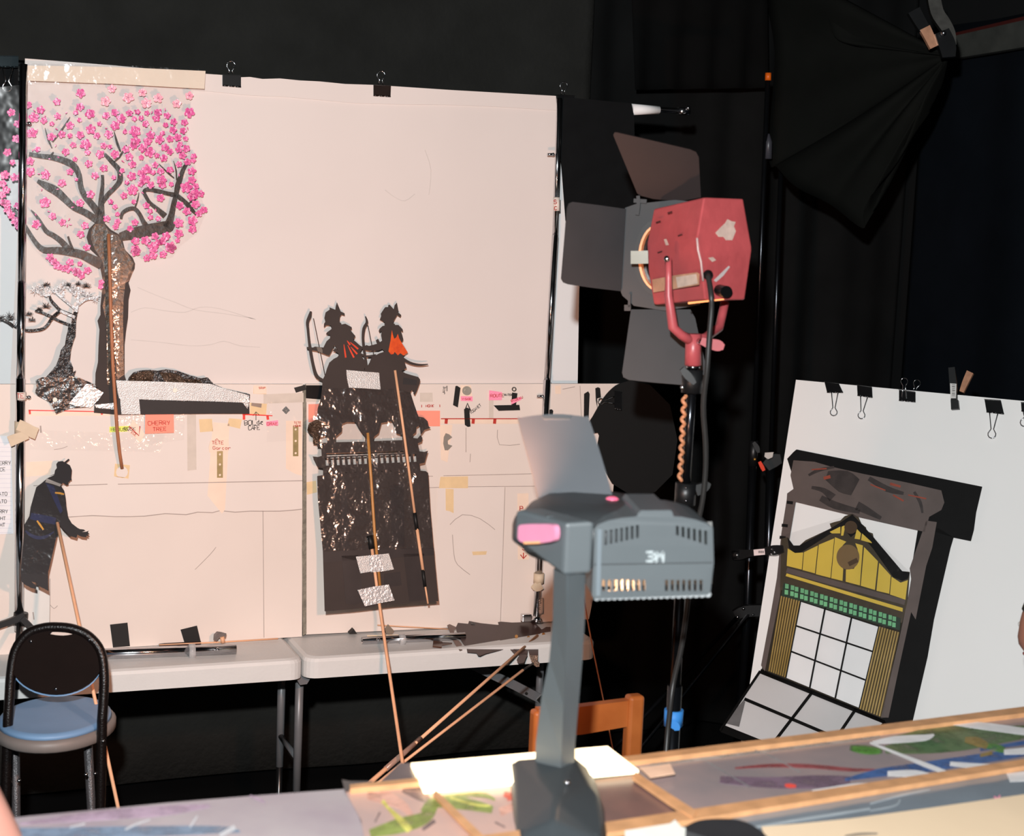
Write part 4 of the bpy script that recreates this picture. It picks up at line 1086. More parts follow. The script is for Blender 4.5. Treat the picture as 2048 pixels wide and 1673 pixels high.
# ---- archers and tower on one leaning plane
PA = P3(w(600, 600, .012), w(900, 600, .012), w(750, 1215, .145))
A8 = lambda L: [(620 + x / 7.968, 590 + y / 7.968) for x, y in L]
t = thing('archer_puppet', 'black puppet of two kneeling archers with orange skirts above the tower', 'puppet', PA(735, 800))
a1_ = [(430, 120), (455, 180), (490, 265), (550, 292), (553, 330), (502, 318), (478, 352), (470, 435), (498, 452), (500, 474), (562, 460), (665, 515), (666, 552), (645, 545), (665, 590), (725, 658), (690, 715), (800, 810), (850, 835), (790, 930), (800, 950), (880, 1060), (888, 1130), (862, 1185), (900, 1260), (900, 1500), (600, 1490), (200, 1490), (200, 1360), (245, 1270), (270, 1180), (310, 1080), (380, 1020), (440, 990), (465, 950), (440, 925), (385, 900), (365, 895), (400, 845), (450, 888), (390, 800), (355, 880), (305, 970), (270, 960), (205, 935), (100, 895), (0, 880), (-50, 862), (-50, 830), (50, 840), (80, 825), (215, 840), (235, 800), (265, 740), (320, 690), (322, 640), (255, 632), (270, 600), (350, 540), (335, 515), (345, 500), (320, 488), (260, 485), (222, 520), (225, 460), (245, 430), (230, 370), (245, 300), (250, 280), (300, 245), (315, 235), (312, 200), (405, 238), (412, 180)]
a2_ = [(1385, 125), (1410, 262), (1395, 272), (1455, 322), (1440, 358), (1390, 325), (1345, 400), (1320, 455), (1350, 460), (1355, 480), (1410, 480), (1478, 550), (1480, 590), (1450, 575), (1470, 640), (1485, 700), (1480, 740), (1450, 745), (1560, 920), (1485, 970), (1515, 1030), (1512, 1090), (1540, 1165), (1460, 1215), (1520, 1250), (1600, 1275), (1725, 1310), (1755, 1350), (1750, 1400), (1700, 1540), (1670, 1598), (1650, 1580), (1650, 1530), (1620, 1520), (1600, 1560), (1400, 1500), (895, 1500), (885, 1300), (890, 1180), (950, 1080), (980, 1000), (1110, 930), (1190, 905), (1150, 865), (1090, 890), (950, 895), (870, 880), (850, 830), (900, 800), (940, 815), (1070, 780), (1050, 725), (1085, 700), (1115, 755), (1150, 730), (1135, 650), (1140, 570), (1110, 600), (1095, 580), (1110, 540), (1160, 495), (1195, 490), (1185, 470), (1205, 455), (1165, 425), (1120, 400), (1110, 405), (1135, 340), (1130, 300), (1175, 230), (1200, 195), (1245, 195), (1250, 160), (1270, 158), (1335, 230), (1350, 165)]
flat('archer', A8(a1_), PA, m_pcard, t, .0012, lift=.002)
flat('archer', A8(a2_), PA, m_pcard, t, .0012, lift=.0016)
bm = B(); limb(bm, [(622, 623, 4), (619, 634, 7), (615, 645, 6), (616, 660, 5), (618, 680, 5), (621, 702, 6), (626, 729, 6), (632, 750, 7), (640, 758, 6), (652, 763, 5)], PA, .0012, .0012); obj('bow', bm, m_pcard, t)
bm = B(); limb(bm, [(731, 633, 2), (734, 645, 5), (728, 657, 6), (726, 676, 5), (728, 699, 5), (732, 727, 5), (732, 745, 5)], PA, .0012, .0012); obj('bow', bm, m_pcard, t)
bm = B(); limb(bm, [(627, 637, 1.5), (651, 756, 1.5)], PA, .001, .001, 1); obj('bow_string', bm, m_pcard, t)
bm = B(); limb(bm, [(736, 651, 1.5), (748, 713, 1.5)], PA, .001, .001, 1); obj('bow_string', bm, m_pcard, t)
bm = B(); limb(bm, [(804, 717, 6), (820, 726, 5), (838, 730, 4), (856, 729, 2)], PA, .0012, .0012); obj('sword', bm, m_pcard, t)
bm = B(); limb(bm, [(716, 706, 4), (733, 713, 4), (752, 711, 5)], PA, .0012, .001); obj('sword', bm, m_pcard, t)
m_or = M('orange gel', (224, 88, 26), .4, var=.15, scale=60, rgb2=(190, 60, 24))
flat('orange_skirt', A8([(1305, 560), (1322, 640), (1342, 700), (1375, 680), (1400, 620), (1420, 690), (1450, 745), (1560, 920), (1490, 968), (1440, 930), (1400, 965), (1350, 910), (1330, 945), (1290, 950), (1250, 900), (1285, 720)]), PA, m_or, t, .0003, lift=.0026)
for a, b in (((540, 790), (570, 1000)), ((600, 800), (700, 1000)), ((650, 830), (752, 945)), ((640, 755), (768, 865)), ((590, 730), (640, 800))):
    bm = B(); p, q = A8([a, b]); limb(bm, [(p[0], p[1], 1), ((p[0] + q[0]) / 2, (p[1] + q[1]) / 2, 3), (q[0], q[1], 3.4)], PA, .0003, .003, 1); obj('orange_slit', bm, M('red orange gel', (214, 66, 36), .4), t)
flat('silver_tape', A8([(578, 1198), (840, 1222), (1100, 1242), (1126, 1510), (860, 1490), (622, 1480), (590, 1340)]), PA, m_silver, t, .0005, lift=.0045)
flat('arm_wrap', A8([(105, 835), (180, 838), (200, 885), (200, 930), (125, 900)]), PA, M('grey arm wrap', (110, 100, 92), .4, .2), t, .0004, lift=.003)
flat('black_tape', A8([(1490, 1318), (1706, 1362), (1696, 1440), (1480, 1425)]), PA, m_pdark, t, .0004, lift=.003)
rod('control_rod', [PA(790, 741, .006), PA(807, 860, .007), PA(830, 1032, .007)], .0038, m_wood, t)
rod('rod_joint', [PA(829, 1026, .007), PA(834, 1060, .007)], .0055, m_btape, t)
rod('control_rod', [PA(834, 1058, .008), PA(846, 1142, .008)], .0045, m_wood, t)
rod('rod_joint', [PA(845.5, 1140, .008), PA(850, 1174, .008)], .0046, m_btape, t)
rod('control_rod', [PA(850, 1170, .008), PA(856, 1208, .008)], .0026, m_wood, t)
# tower
Z5 = lambda L: [(560 + x / 5.227, 580 + y / 5.227) for x, y in L]
Z6 = lambda L: [(580 + x / 4.403, 860 + y / 4.403) for x, y in L]
t = thing('tower_puppet', 'large dark castle gate tower puppet with slotted balcony in front of the board joint', 'puppet', PA(760, 1222))
outline = Z5([(445, 960), (440, 1040), (430, 1130), (395, 1240), (388, 1350), (340, 1385), (300, 1400), (285, 1470), (310, 1510), (345, 1535), (345, 1610), (390, 1615)]) + Z6([(240, 150), (275, 155), (280, 230), (248, 240), (200, 235), (245, 330), (292, 340), (292, 398), (240, 408), (245, 600), (290, 1070), (306, 1600), (560, 1580), (905, 1540), (1308, 1510), (1265, 1050), (1235, 700), (1217, 380), (1195, 365), (1146, 360), (1141, 300), (1185, 290), (1215, 185), (1185, 195), (1140, 190), (1125, 120), (1157, 105)]) + \
    Z5([(1478, 1600), (1490, 1550), (1470, 1520), (1510, 1465), (1575, 1445), (1552, 1425), (1545, 1375), (1500, 1335), (1448, 1325), (1400, 1190), (1360, 1060), (1340, 1000), (900, 990)])
holes = [Z5([(650, 1400), (700, 1382), (790, 1385), (820, 1440), (850, 1490), (888, 1530), (890, 1588), (582, 1593), (582, 1535), (625, 1500), (645, 1480)]), Z5([(1060, 1392), (1170, 1375), (1200, 1430), (1215, 1500), (1278, 1520), (1280, 1572), (972, 1582), (985, 1535), (1030, 1500)]),
         Z5([(400, 1545), (493, 1525), (496, 1598), (410, 1602)]), Z5([(1425, 1440), (1462, 1415), (1472, 1515), (1440, 1555), (1385, 1548), (1390, 1515), (1420, 1490)]),
         Z6([(320, 207), (640, 198), (1000, 185), (1003, 204), (640, 222), (322, 236)])]
for i in range(17):
    x0, yt = 308 + i * 48.3, 249 - i * 2.1
    holes.append(Z6([(x0, yt), (x0 + 29, yt - 1), (x0 + 33, yt + 66), (x0 + 6, yt + 68)]))
for i in range(10):
    x0, y0 = 334 + i * 78, 382 - i * 3.2
    holes.append(Z6([(x0, y0), (x0 + 15, y0 - 1), (x0 + 15, y0 + 7), (x0, y0 + 8)]))
flat('tower', outline, PA, m_pcard, t, .0012, holes)
m_tfilm = film('glossy tower film', clear=.925, rough=.17, bump=.75, bscale=18)
flat('clear_film', Z5([(470, 900), (440, 1040), (395, 1240), (300, 1400), (290, 1480), (350, 1600)]) + Z6([(240, 150), (245, 600), (290, 1070), (1265, 1045), (1235, 700), (1215, 380), (1150, 110)]) + Z5([(1480, 1560), (1545, 1400), (1445, 1320), (1360, 1060)]), PA, m_tfilm, t, .0003, lift=.0012)
flat('crinkled_film', Z5([(388, 1350), (300, 1400), (285, 1470), (345, 1530), (345, 1610), (400, 1610), (420, 1540), (390, 1490), (440, 1440), (430, 1380)]), PA, m_crink, t, .0008, lift=.002)
for p in ([(295, 1078), (560, 1062), (1266, 1040), (1272, 1105), (560, 1150), (298, 1168)], [(455, 1112), (600, 1105), (650, 1510), (570, 1545), (490, 1530)], [(1000, 1095), (1180, 1090), (1205, 1500), (1050, 1510)], [(830, 1270), (970, 1250), (985, 1370), (830, 1390)], [(445, 480), (500, 470), (520, 1040), (470, 1045)], [(880, 490), (1000, 470), (1010, 1030), (900, 1035)]):
    flat('dark_panel', Z6(p), PA, M('dark panel card', (50, 43, 42), .4, var=.15, scale=20), t, .0004, lift=.0008)
rod('control_rod', [PA(735.5, 866, .006), PA(742, 955, .006), PA(749, 1064, .006), PA(760, 1172, .007)], .0042, M('varnished dowel', (182, 128, 70), .4, var=.1, scale=25), t)
rod('rod_sleeve', [PA(739, 1072, .008), PA(744, 1098, .008)], .0085, m_btape, t)
lo = PA(762, 1232, .012)
e = at(805, 1527, 3.58)
rod('control_rod', [PA(743, 1092, .008), PA(753, 1170, .01), lo, e, e + (e - lo) * 1.9], .0044, m_wood, t)
for p in ([(580, 1118), (700, 1108), (715, 1250), (620, 1265)], [(795, 1098), (870, 1090), (915, 1230), (818, 1248)]):
    flat('silver_tape', Z6(p), PA, m_silver, t, .0005, lift=.004)
flat('silver_tape', Z6([(695, 1108), (800, 1096), (822, 1248), (712, 1256)]), PA, m_silver2, t, .0005, lift=.0145)
flat('silver_tape', Z6([(595, 1412), (735, 1382), (870, 1364), (920, 1505), (790, 1528), (660, 1556)]), PA, m_silver2, t, .0005, lift=.017)
# ---- standing man
PM = P3(w(40, 930, .035), w(180, 930, .035), w(110, 1185, .16))
C3 = lambda L: [(x / 4, 850 + y / 4) for x, y in L]
t = thing('man_puppet', 'black standing man puppet with blue sash in front of the chrome pole', 'puppet', PM(75, 1182))
man = [(500, 290), (515, 298), (548, 272), (557, 280), (528, 305), (560, 325), (575, 360), (570, 420), (573, 443), (560, 445), (558, 455), (548, 458), (545, 480), (530, 483), (505, 465), (490, 478), (495, 500), (515, 530), (525, 590), (530, 650), (545, 740), (575, 790), (620, 825), (640, 835), (670, 838), (684, 848), (655, 858), (690, 856), (710, 848), (704, 862), (714, 872), (700, 878), (710, 888), (690, 888), (690, 900), (650, 895), (620, 880), (612, 905), (560, 890), (500, 830), (470, 790), (465, 840), (440, 950), (410, 1080), (385, 1180), (385, 1270), (388, 1330), (350, 1310), (300, 1285), (297, 1265), (250, 1255), (290, 1290), (290, 1315), (250, 1305), (200, 1280), (170, 1250), (165, 1180), (185, 960), (195, 800), (235, 730), (245, 660), (290, 500), (330, 470), (365, 440), (385, 425), (440, 400), (395, 410), (435, 395), (440, 365), (455, 345), (450, 315), (465, 295)]
m_man = M('man puppet card', (34, 31, 33), .5, var=.12, scale=18, spec=.2)
flat('figure', C3(man), PM, m_man, t, .0012)
m_blue = M('dark blue gel', (20, 26, 66), .35, var=.2, scale=20)
flat('sash', C3([(365, 465), (432, 490), (503, 690), (482, 712)]), PM, m_blue, t, .0004, lift=.0006)
flat('belt', C3([(250, 705), (350, 722), (450, 745), (442, 800), (340, 782), (240, 755)]), PM, m_blue, t, .0004, lift=.0006)
bm = B(); limb(bm, [(51, 1062, 3), (60, 1070, 6), (75, 1076, 7), (92, 1074, 6), (108, 1064, 2)], PM, .0004, .0006); obj('hem_band', bm, m_blue, t)
flat('collar', C3([(372, 428), (430, 452), (490, 475), (480, 495), (420, 474), (362, 460)]), PM, M('grey collar film', (150, 146, 142), .3, .2), t, .0004, lift=.001)
flat('clear_film', C3([(350, 440), (500, 470), (530, 600), (500, 720), (470, 800), (410, 1085), (390, 1200), (170, 1190), (195, 800), (290, 500)]), PM, m_film2, t, .0003, lift=.002)
m_brass = M('brass fastener', (200, 146, 70), .3, .8, var=.1)
bm = B(); limb(bm, [(110, 986, 3), (120, 987, 4), (128, 989, 3)], PM, .001, .004, 1); obj('brass_fastener', bm, m_brass, t)
bm = B(); limb(bm, [(74, 1042, 3), (80, 1050, 4), (87, 1060, 3)], PM, .001, .004, 1); obj('brass_fastener', bm, m_brass, t)
p0 = PM(114.5, 1046, .008)
p1 = w(157, 1245, .27)
rod('control_rod', [p0, p1, p1 + (p1 - p0) * 2.2], .0044, m_wood, t)
# ---- puppet lying over the table edge
PL = P3(w(920, 1245, .03), w(1080, 1245, .03), w(1000, 1330, .30))
L7 = lambda L: [(860 + x / 7.877, 1200 + y / 7.877) for x, y in L]
t = thing('lying_puppet', 'brown robed puppet lying slumped over the table edge with brass fasteners', 'puppet', PL(1050, 1332))
m_lie = M('brown puppet card', (66, 50, 48), .42, var=.12, scale=16, spec=.5)
flat('robe', L7([(440, 365), (600, 380), (615, 335), (800, 370), (1090, 400), (1070, 355), (1110, 345), (1290, 360), (1460, 355), (1600, 330), (1640, 350), (1760, 470), (1830, 430), (1900, 430), (1900, 620), (1800, 700), (1710, 730), (1700, 900), (1640, 900), (1570, 880), (1550, 790), (1530, 880), (1510, 860), (1420, 870), (1330, 850), (1240, 760), (1100, 800), (880, 850), (790, 885), (760, 880), (730, 840), (590, 830), (580, 780), (530, 700), (480, 620), (500, 560), (420, 500), (410, 430)]), PL, m_lie, t, .0012)
flat('hand', L7([(1420, 868), (1515, 850), (1535, 880), (1508, 925), (1480, 990), (1400, 1005), (1365, 950), (1380, 915)]), PL, M('brown card hand', (88, 76, 74), .5), t, .001)
flat('hand', L7([(1565, 875), (1700, 880), (1695, 960), (1728, 1000), (1722, 1055), (1680, 1062), (1615, 1012)]), PL, m_crink, t, .001, lift=.0006)
for f in ([(270, 402), (310, 385), (430, 440), (375, 480), (385, 560), (330, 552)], [(440, 482), (480, 475), (537, 540), (490, 557)], [(360, 640), (450, 640), (500, 700), (510, 795), (470, 806), (420, 740)]):
    flat('foot', L7(f), PL, M('brown card foot', (118, 98, 90), .5), t, .001, lift=-.001)
for x, y in ((1362, 577), (1553, 595), (1790, 545)):
    bm = B(); X = L7([(x, y)])[0]; disc(bm, PL, X[0], X[1], 3.2, .002, .003, seg=12); obj('brass_fastener', bm, m_brass, t)
bm = B(); X = L7([(x, y) for x, y in ((635, 350), (715, 355), (715, 395), (645, 390))]); shape(bm, X, PL, .001, (), .001); obj('staple_patch', bm, m_pine, t)
flat('robe_overlay', L7([(1180, 400), (1600, 340), (1750, 480), (1700, 700), (1400, 830), (1250, 740), (1100, 640)]), PL, M('dark brown film', (54, 36, 32), .3, var=.15, scale=12), t, .0005, lift=.0008)
q0, q1 = PL(1075, 1272, .01), at(830, 1488, 3.75)
q2 = at(745, 1562, 3.6)
rod('control_rod', [q0, q1], .0042, m_wood, t)
rod('rod_handle', [q1 + (q0 - q1) * .03, q2, q2 + (q2 - q1) * 1.2], .0058, m_wood, t)
rod('tape_sleeve', [q1 + (q0 - q1) * .04, q1 + (q2 - q1) * .7], .0068, M('brown clear tape', (150, 118, 104), .25, spec=.7), t)
s0 = PL(1066, 1328, .01)
s1 = at(1046, 1341, 3.98)
s2 = at(806, 1526, 3.7)
rod('control_rod', [s0, s1], .003, m_btape, t)
rod('control_rod', [s1, s2, at(762, 1562, 3.66), at(640, 1650, 3.55)], .0038, m_wood, t)
# ============================================================ chairs
m_frame = M('black tube enamel', (18, 13, 12), .3, .1, var=.25, scale=200, bump=.15, bscale=300, spec=.35)
m_gtube = M('dark grey tube', (78, 76, 78), .35, .4, var=.15, scale=200, bump=.2, bscale=300)
m_cback = M('dark brown chair back', (19, 12, 10), .75, var=.12, scale=14, spec=.08)
m_vinyl = M('blue vinyl seat', (112, 146, 182), .5, var=.05, scale=10, spec=.4)
m_rim = M('grey brown seat rim', (120, 112, 108), .5, var=.06)
bk = Pl(at(115, 1340, 3.55), (.08, -1, .16))
t = thing('folding_chair', 'black-framed folding chair with an oval back and a round blue seat', 'chair', V((at(110, 1440, 3.7).x, 3.7, 0)))
lp = smooth_line([(16, 1440), (19, 1395), (22, 1350), (31, 1302), (55, 1269), (85, 1257), (115, 1255), (147, 1259), (178, 1274), (201, 1304), (208, 1350), (207, 1395), (204, 1440)], 4)
P = [bk(x, y) for x, y in lp]
lft, rgt = P[0], P[-1]
fl = lambda p, dx, dy: V((p.x + dx, p.y + dy, 0))
P = [fl(lft, -.012, -.02), lft.lerp(fl(lft, -.012, -.02), .4)] + P + [rgt.lerp(fl(rgt, .0, -.02), .4), fl(rgt, .0, -.02)]
rod('back_frame', P, .0115, m_frame, t, 14)
oval = [(112 + 92 * math.cos(a), 1322 + 68 * math.sin(a)) for a in (i * 2 * math.pi / 40 for i in range(40))]
slot = smooth_line([(97, 1270), (105, 1263), (120, 1261), (135, 1262), (148, 1267), (140, 1271), (124, 1273), (108, 1272)], 2)
flat('backrest', oval, bk, m_cback, t, .014, [slot], .008)
oval2 = [(112 + 93 * math.cos(a), 1325 + 69 * math.sin(a)) for a in (i * 2 * math.pi / 40 for i in range(40))]
slot2 = [(x, y + 1) for x, y in slot]
flat('back_pad', oval2, bk, m_vinyl, t, .02, [slot2], -.008)
for x, y in ((62, 1283), (179, 1280), (112, 1378)):
    bm = B(); ball(bm, bk(x, y, .009), .004); obj('rivet', bm, m_chrome, t)
zs = .70
def seat_ring(rx, ry, z, cx=None, cy=None):
    c = Pl((0, 0, zs), Z)(111, 1440)
    return [V((c.x + rx * math.cos(a), c.y + .0 + ry * math.sin(a), z)) for a in (i * 2 * math.pi / 36 for i in range(36))]
def stack(name, rows, mat, dz=None):
    bm = B()
    vs = [[bm.verts.new(p) for p in r_] for r_ in rows]
    n = len(vs[0])
    for A, C in zip(vs, vs[1:]):
        for i in range(n):
            bm.faces.new((A[i], A[(i + 1) % n], C[(i + 1) % n], C[i])).smooth = True
    bm.faces.new(vs[0][::-1]); bm.faces.new(vs[-1])
    return obj(name, bm, mat, t)
stack('seat_rim', [seat_ring(.125, .155, zs - .03), seat_ring(.136, .168, zs - .022), seat_ring(.136, .168, zs - .006), seat_ring(.128, .16, zs + .002)], m_rim)
stack('seat_pad', [seat_ring(.126, .158, zs + .002), seat_ring(.124, .155, zs + .010), seat_ring(.114, .143, zs + .014)], m_vinyl)
c = Pl((0, 0, zs), Z)(111, 1440)
for x, y0, y1 in ((30, 1500, 1640), (175, 1485, 1640)):
    a = at(x, y0, c.y - .02); a.z = zs - .03
    b = at(x + (2 if x < 100 else 8), 1620, c.y + .02)
    d = (b - a) / (b.z - a.z)
    rod('leg', [a, a + d * (-a.z)], .0105, m_gtube, t, 12)
for x, y in ((22, 1498), (206, 1483), (20, 1565), (38, 1562), (190, 1548), (172, 1550)):
    bm = B(); ball(bm, at(x, y, 3.53), .0045); obj('bolt', bm, m_chrome, t)
# wooden chair
m_cw = M('orange brown chair wood', (176, 100, 48), .42, var=.16, scale=9, rgb2=(150, 78, 32), spec=.5)
t = thing('wooden_chair', 'orange-brown wooden chair partly hidden behind the overhead projector', 'chair', V((at(1170, 1450, 3.6).x, 3.6, 0)))
q = WP((at(1270, 1440, 3.4) - W0).dot(N))
zx = lambda y: None
def post(x0, x1, ytop, name='back_post'):
    b2 = bmesh.new()
    a, b_ = q(x0, ytop), q(x1, ytop)
    lo_ = q(x0, 1500), q(x1, 1500)
    bm = B()
    cx_ = (a + b_) / 2
    wd_ = (b_ - a).length
    box(bm, V((cx_.x, cx_.y, a.z / 2)) , wd_, .032, a.z, (U, N, Z), .008, 3)
    obj(name, bm, m_cw, t)
post(1254, 1285, 1391); post(1064, 1086, 1421)
bm = B()
shape(bm, [(1078, 1420), (1165, 1414), (1262, 1402), (1262, 1453), (1165, 1470), (1078, 1478)], q, .022, (), .008)
obj('top_rail', bm, m_cw, t)
bm = B()
shape(bm, [(1078, 1530), (1262, 1518), (1262, 1548), (1078, 1560)], q, .02, (), .008)
obj('back_rail', bm, m_cw, t)
sc_ = q(1172, 1500)
bm = B(); box(bm, V((sc_.x, sc_.y, .44)) - N * .2, .235, .36, .03, (U, N, Z), .008); obj('seat', bm, m_cw, t)
for du in (-.09, .09):
    bm = B(); box(bm, V((sc_.x, sc_.y, .215)) - N * .36 + U * du, .03, .03, .43, (U, N, Z), .004); obj('front_leg', bm, m_cw, t)
bm = B(); disc(bm, q, 1075, 1445, 4, .003, .012); obj('bolt', bm, m_chrome, t)
# ============================================================ overhead projector
m_ohp = M('blue grey projector plastic', (88, 94, 97), .42, var=.03, scale=12, bump=.04, bscale=500, spec=.5)
m_ohpd = M('dark grey projector plastic', (58, 60, 62), .4, var=.05, scale=12, spec=.5)
m_ohpin = M('projector inner shell', (120, 120, 118), .6, var=.05)
ZS = 1.013                                   # height of the lit stage
t = thing('overhead_projector', 'grey overhead projector with its mirror flap raised, standing in the foreground', 'projector', V((at(1110, 1620, 2.55).x, 2.55, .80)))
E8 = lambda L: [(980 + x / 3.802, 800 + y / 3.802) for x, y in L]
fpl = Pl(at(1300, 1100, 2.52), (.10, -1, 0))   # plane of the lamp-head front cover
cover = E8([(800, 985), (825, 955), (900, 925), (1000, 905), (1120, 892), (1130, 870), (1150, 848), (1370, 846), (1382, 862), (1392, 892), (1460, 898), (1560, 918), (1640, 945), (1688, 975), (1695, 1240), (1668, 1465), (1650, 1480), (800, 1512), (780, 1490), (790, 1250)])
holes = []
for i in range(7):
    x = 868 + i * 40
    y0 = 968 - i * 7
    y1 = 1105 - i * 9
    holes += [E8([(x, y0 + 26), (x + 24, y0 + 24), (x + 24, y1), (x, y1 + 3)])]
for i in range(6):
    x = 1412 + i * 43
    y0 = 945 + i * 7
    holes += [E8([(x, y0 + 10), (x + 24, y0 + 14), (x + 24, 1036 + i * 14), (x, 1030 + i * 14)])]
for i in range(18):
    x = 850 + i * 43.5
    if 8 <= i <= 10:
        continue
    holes += [E8([(x, 1368), (x + 27, 1367), (x + 27, 1455), (x, 1457)])]
bm = B()
shape(bm, cover, fpl, .004, holes)
# side rim of the cover running back
for L in (E8([(800, 985), (825, 955), (900, 925), (1000, 905), (1120, 892), (1130, 870), (1150, 848), (1370, 846), (1382, 862), (1392, 892), (1460, 898), (1560, 918), (1640, 945), (1688, 975), (1695, 1240), (1668, 1465)]),
          E8([(800, 1512), (780, 1490), (790, 1250), (800, 985)])):
    pts = [fpl(x, y) for x, y in L]
    va = [bm.verts.new(p) for p in pts]
    vb = [bm.verts.new(p - fpl.n * .15) for p in pts]
    for i in range(len(pts) - 1):
        bm.faces.new((va[i], va[i + 1], vb[i + 1], vb[i]))
cov = obj('head_cover', bm, m_ohp, t)
cov.modifiers.new('shell', 'SOLIDIFY').thickness = -.0015
bm = B()
for i in range(20):
    x = 812 + i * 44.5
    tube(bm, [fpl(980 + x / 3.802, 800 + (1505 - i * 1.3) / 3.802, .0), fpl(980 + x / 3.802, 800 + (1505 - i * 1.3) / 3.802, -.03)], .0052, 8)
obj('vent_ribs', bm, m_ohp, cov)
flat('groove', E8([(790, 1250), (1692, 1236), (1692, 1243), (790, 1258)]), fpl, m_ohpd, t, .0004, lift=.0022)
flat('side_trim', E8([(818, 985), (850, 985), (838, 1490), (806, 1495)]), fpl, M('light grey trim', (112, 121, 127), .4, var=.02), t, .0006, lift=.0024)
# dark inner shell behind the cover
bm = B()
ipl = Pl(fpl.o - fpl.n * .11, fpl.n)
shape(bm, E8([(830, 930), (1690, 930), (1690, 1400), (830, 1420)]), ipl, .004)
obj('inner_shell', bm, m_ohpin, t)
rod('lens_barrel', [fpl(1330, 1075, -.045), fpl(1330, 1150, -.045)], .035, m_ohpd, t, 20)
# maker's lettering
bm = B()
lw = 5.6
P3_ = lambda L: [(980 + x / 3.802, 800 + y / 3.802) for x, y in L]
for seg in ([(1195, 1160), (1245, 1160), (1245, 1193)], [(1212, 1193), (1245, 1193), (1245, 1228), (1195, 1228)], [(1266, 1230), (1266, 1160), (1291, 1200), (1317, 1160), (1317, 1230)]):
    q_ = P3_(seg)
    for a, b in zip(q_, q_[1:]):
        limb(bm, [(a[0], a[1], lw), (b[0], b[1], lw)], fpl, .0006, .0045, 1)
        disc(bm, fpl, b[0], b[1], lw / 2, .0006, .0045, seg=8); disc(bm, fpl, a[0], a[1], lw / 2, .0006, .0045, seg=8)
obj('maker_mark', bm, M('pale lettering', (170, 178, 180), .5, var=.02), cov)
# bracket block between head and post, with the lens nose at its side
D = V((-.62, .78, 0)).normalized()            # the block's side runs back and to the left
a_, b_, c_, d_ = at(1132, 1047, 2.50), at(1190, 1043, 2.505), at(1184, 1149, 2.505), at(1127, 1153, 2.50)
bm = B(); hull(bm, [a_, b_, c_, d_] + [p + D * .13 for p in (a_, b_)] + [p + D * .13 + Z * .035 for p in (c_, d_)], .006)
obj('bracket', bm, m_ohp, t)
bm = B()
n0 = [at(x, y, d) for x, y, d in ((1022, 1083, 2.62), (1023, 1044, 2.62), (1032, 1027, 2.63), (1064, 1017, 2.66), (1100, 1012, 2.68), (1132, 1046, 2.515), (1128, 1085, 2.515), (1060, 1110, 2.58), (1058, 1092, 2.58))]
hull(bm, n0 + [p + V((.05, .16, 0)) for p in n0[:5]], .005)
obj('lens_nose', bm, m_ohpd, t)
lpn = P3(at(1030, 1060, 2.595), at(1120, 1060, 2.49), at(1030, 1085, 2.595))
lens = smooth_line([(1036, 1056), (1042, 1050), (1075, 1049), (1102, 1050), (1109, 1058), (1109, 1076), (1102, 1084), (1070, 1087), (1042, 1085), (1035, 1076)], 3)
flat('projection_lens', lens, lpn, M('pink coated lens', (214, 140, 168), .2, var=.06, scale=20, emit=(255, 150, 185), es=.13), t, .01, lift=.007)
flat('lens_lip', [(1046, 1084), (1080, 1083), (1078, 1088), (1048, 1089)], lpn, M('amber glass edge', (240, 176, 130), .25, emit=(255, 170, 110), es=.3), t, .01, lift=.0075)
# rounded top with its lamp knob
bm = B()
def ring_at(z, sx, sy, cx, cy, n=40):
    return [V((cx + sx * math.cos(6.2832 * i / n), cy + sy * math.sin(6.2832 * i / n), z)) for i in range(n)]
tc_ = at(1190, 1016, 2.66)
zt_ = tc_.z
rows = [ring_at(zt_ - .075, .118, .135, tc_.x, tc_.y), ring_at(zt_ - .01, .118, .135, tc_.x, tc_.y), ring_at(zt_, .110, .126, tc_.x, tc_.y), ring_at(zt_ + .012, .085, .10, tc_.x, tc_.y + .01), ring_at(zt_ + .016, .05, .06, tc_.x, tc_.y + .01)]
vs = [[bm.verts.new(p) for p in r_] for r_ in rows]
for A, C in zip(vs, vs[1:]):
    for i in range(40):
        bm.faces.new((A[i], A[(i + 1) % 40], C[(i + 1) % 40], C[i])).smooth = True
bm.faces.new(vs[-1]); bm.faces.new(vs[0][::-1])
obj('head_top', bm, m_ohpd, t)
tp = Pl((0, 0, zt_ + .013), Z)
flat('top_step', [(1090, 1021), (1170, 1019), (1177, 1029), (1094, 1033)], Pl((0, 0, zt_ + .004), Z), m_ohp, t, .006)
bm = B(); kc = at(1224, 1006, 2.66)
ball(bm, kc, .026, 1, 1, .28, 20); obj('focus_knob', bm, m_ohp, t)
bm = B(); ball(bm, kc + V((0, -.002, .006)), .011, 1, 1, .45, 14); obj('knob_light', bm, M('pink indicator', (214, 90, 120), .2, emit=(255, 120, 150), es=.5), t)
# mirror flap
fa, fb = at(1079, 1006, 2.70), at(1226, 996, 2.70)
fc = at(1037, 836, 2.84)
flp = P3(fa, fb, fc)
flat('mirror_flap', smooth_line([(1079, 1006), (1058, 922), (1037, 842), (1041, 836), (1082, 830), (1127, 829), (1170, 834), (1178, 838), (1204, 918), (1226, 996)], 3) + [(1180, 993), (1120, 997)], flp, M('grey flap plastic', (98, 101, 105), .3, var=.02, spec=.6), t, .009)
flat('flap_lip', [(1084, 832), (1143, 832), (1140, 838), (1088, 838)], flp, m_ohp, t, .002, lift=.002)
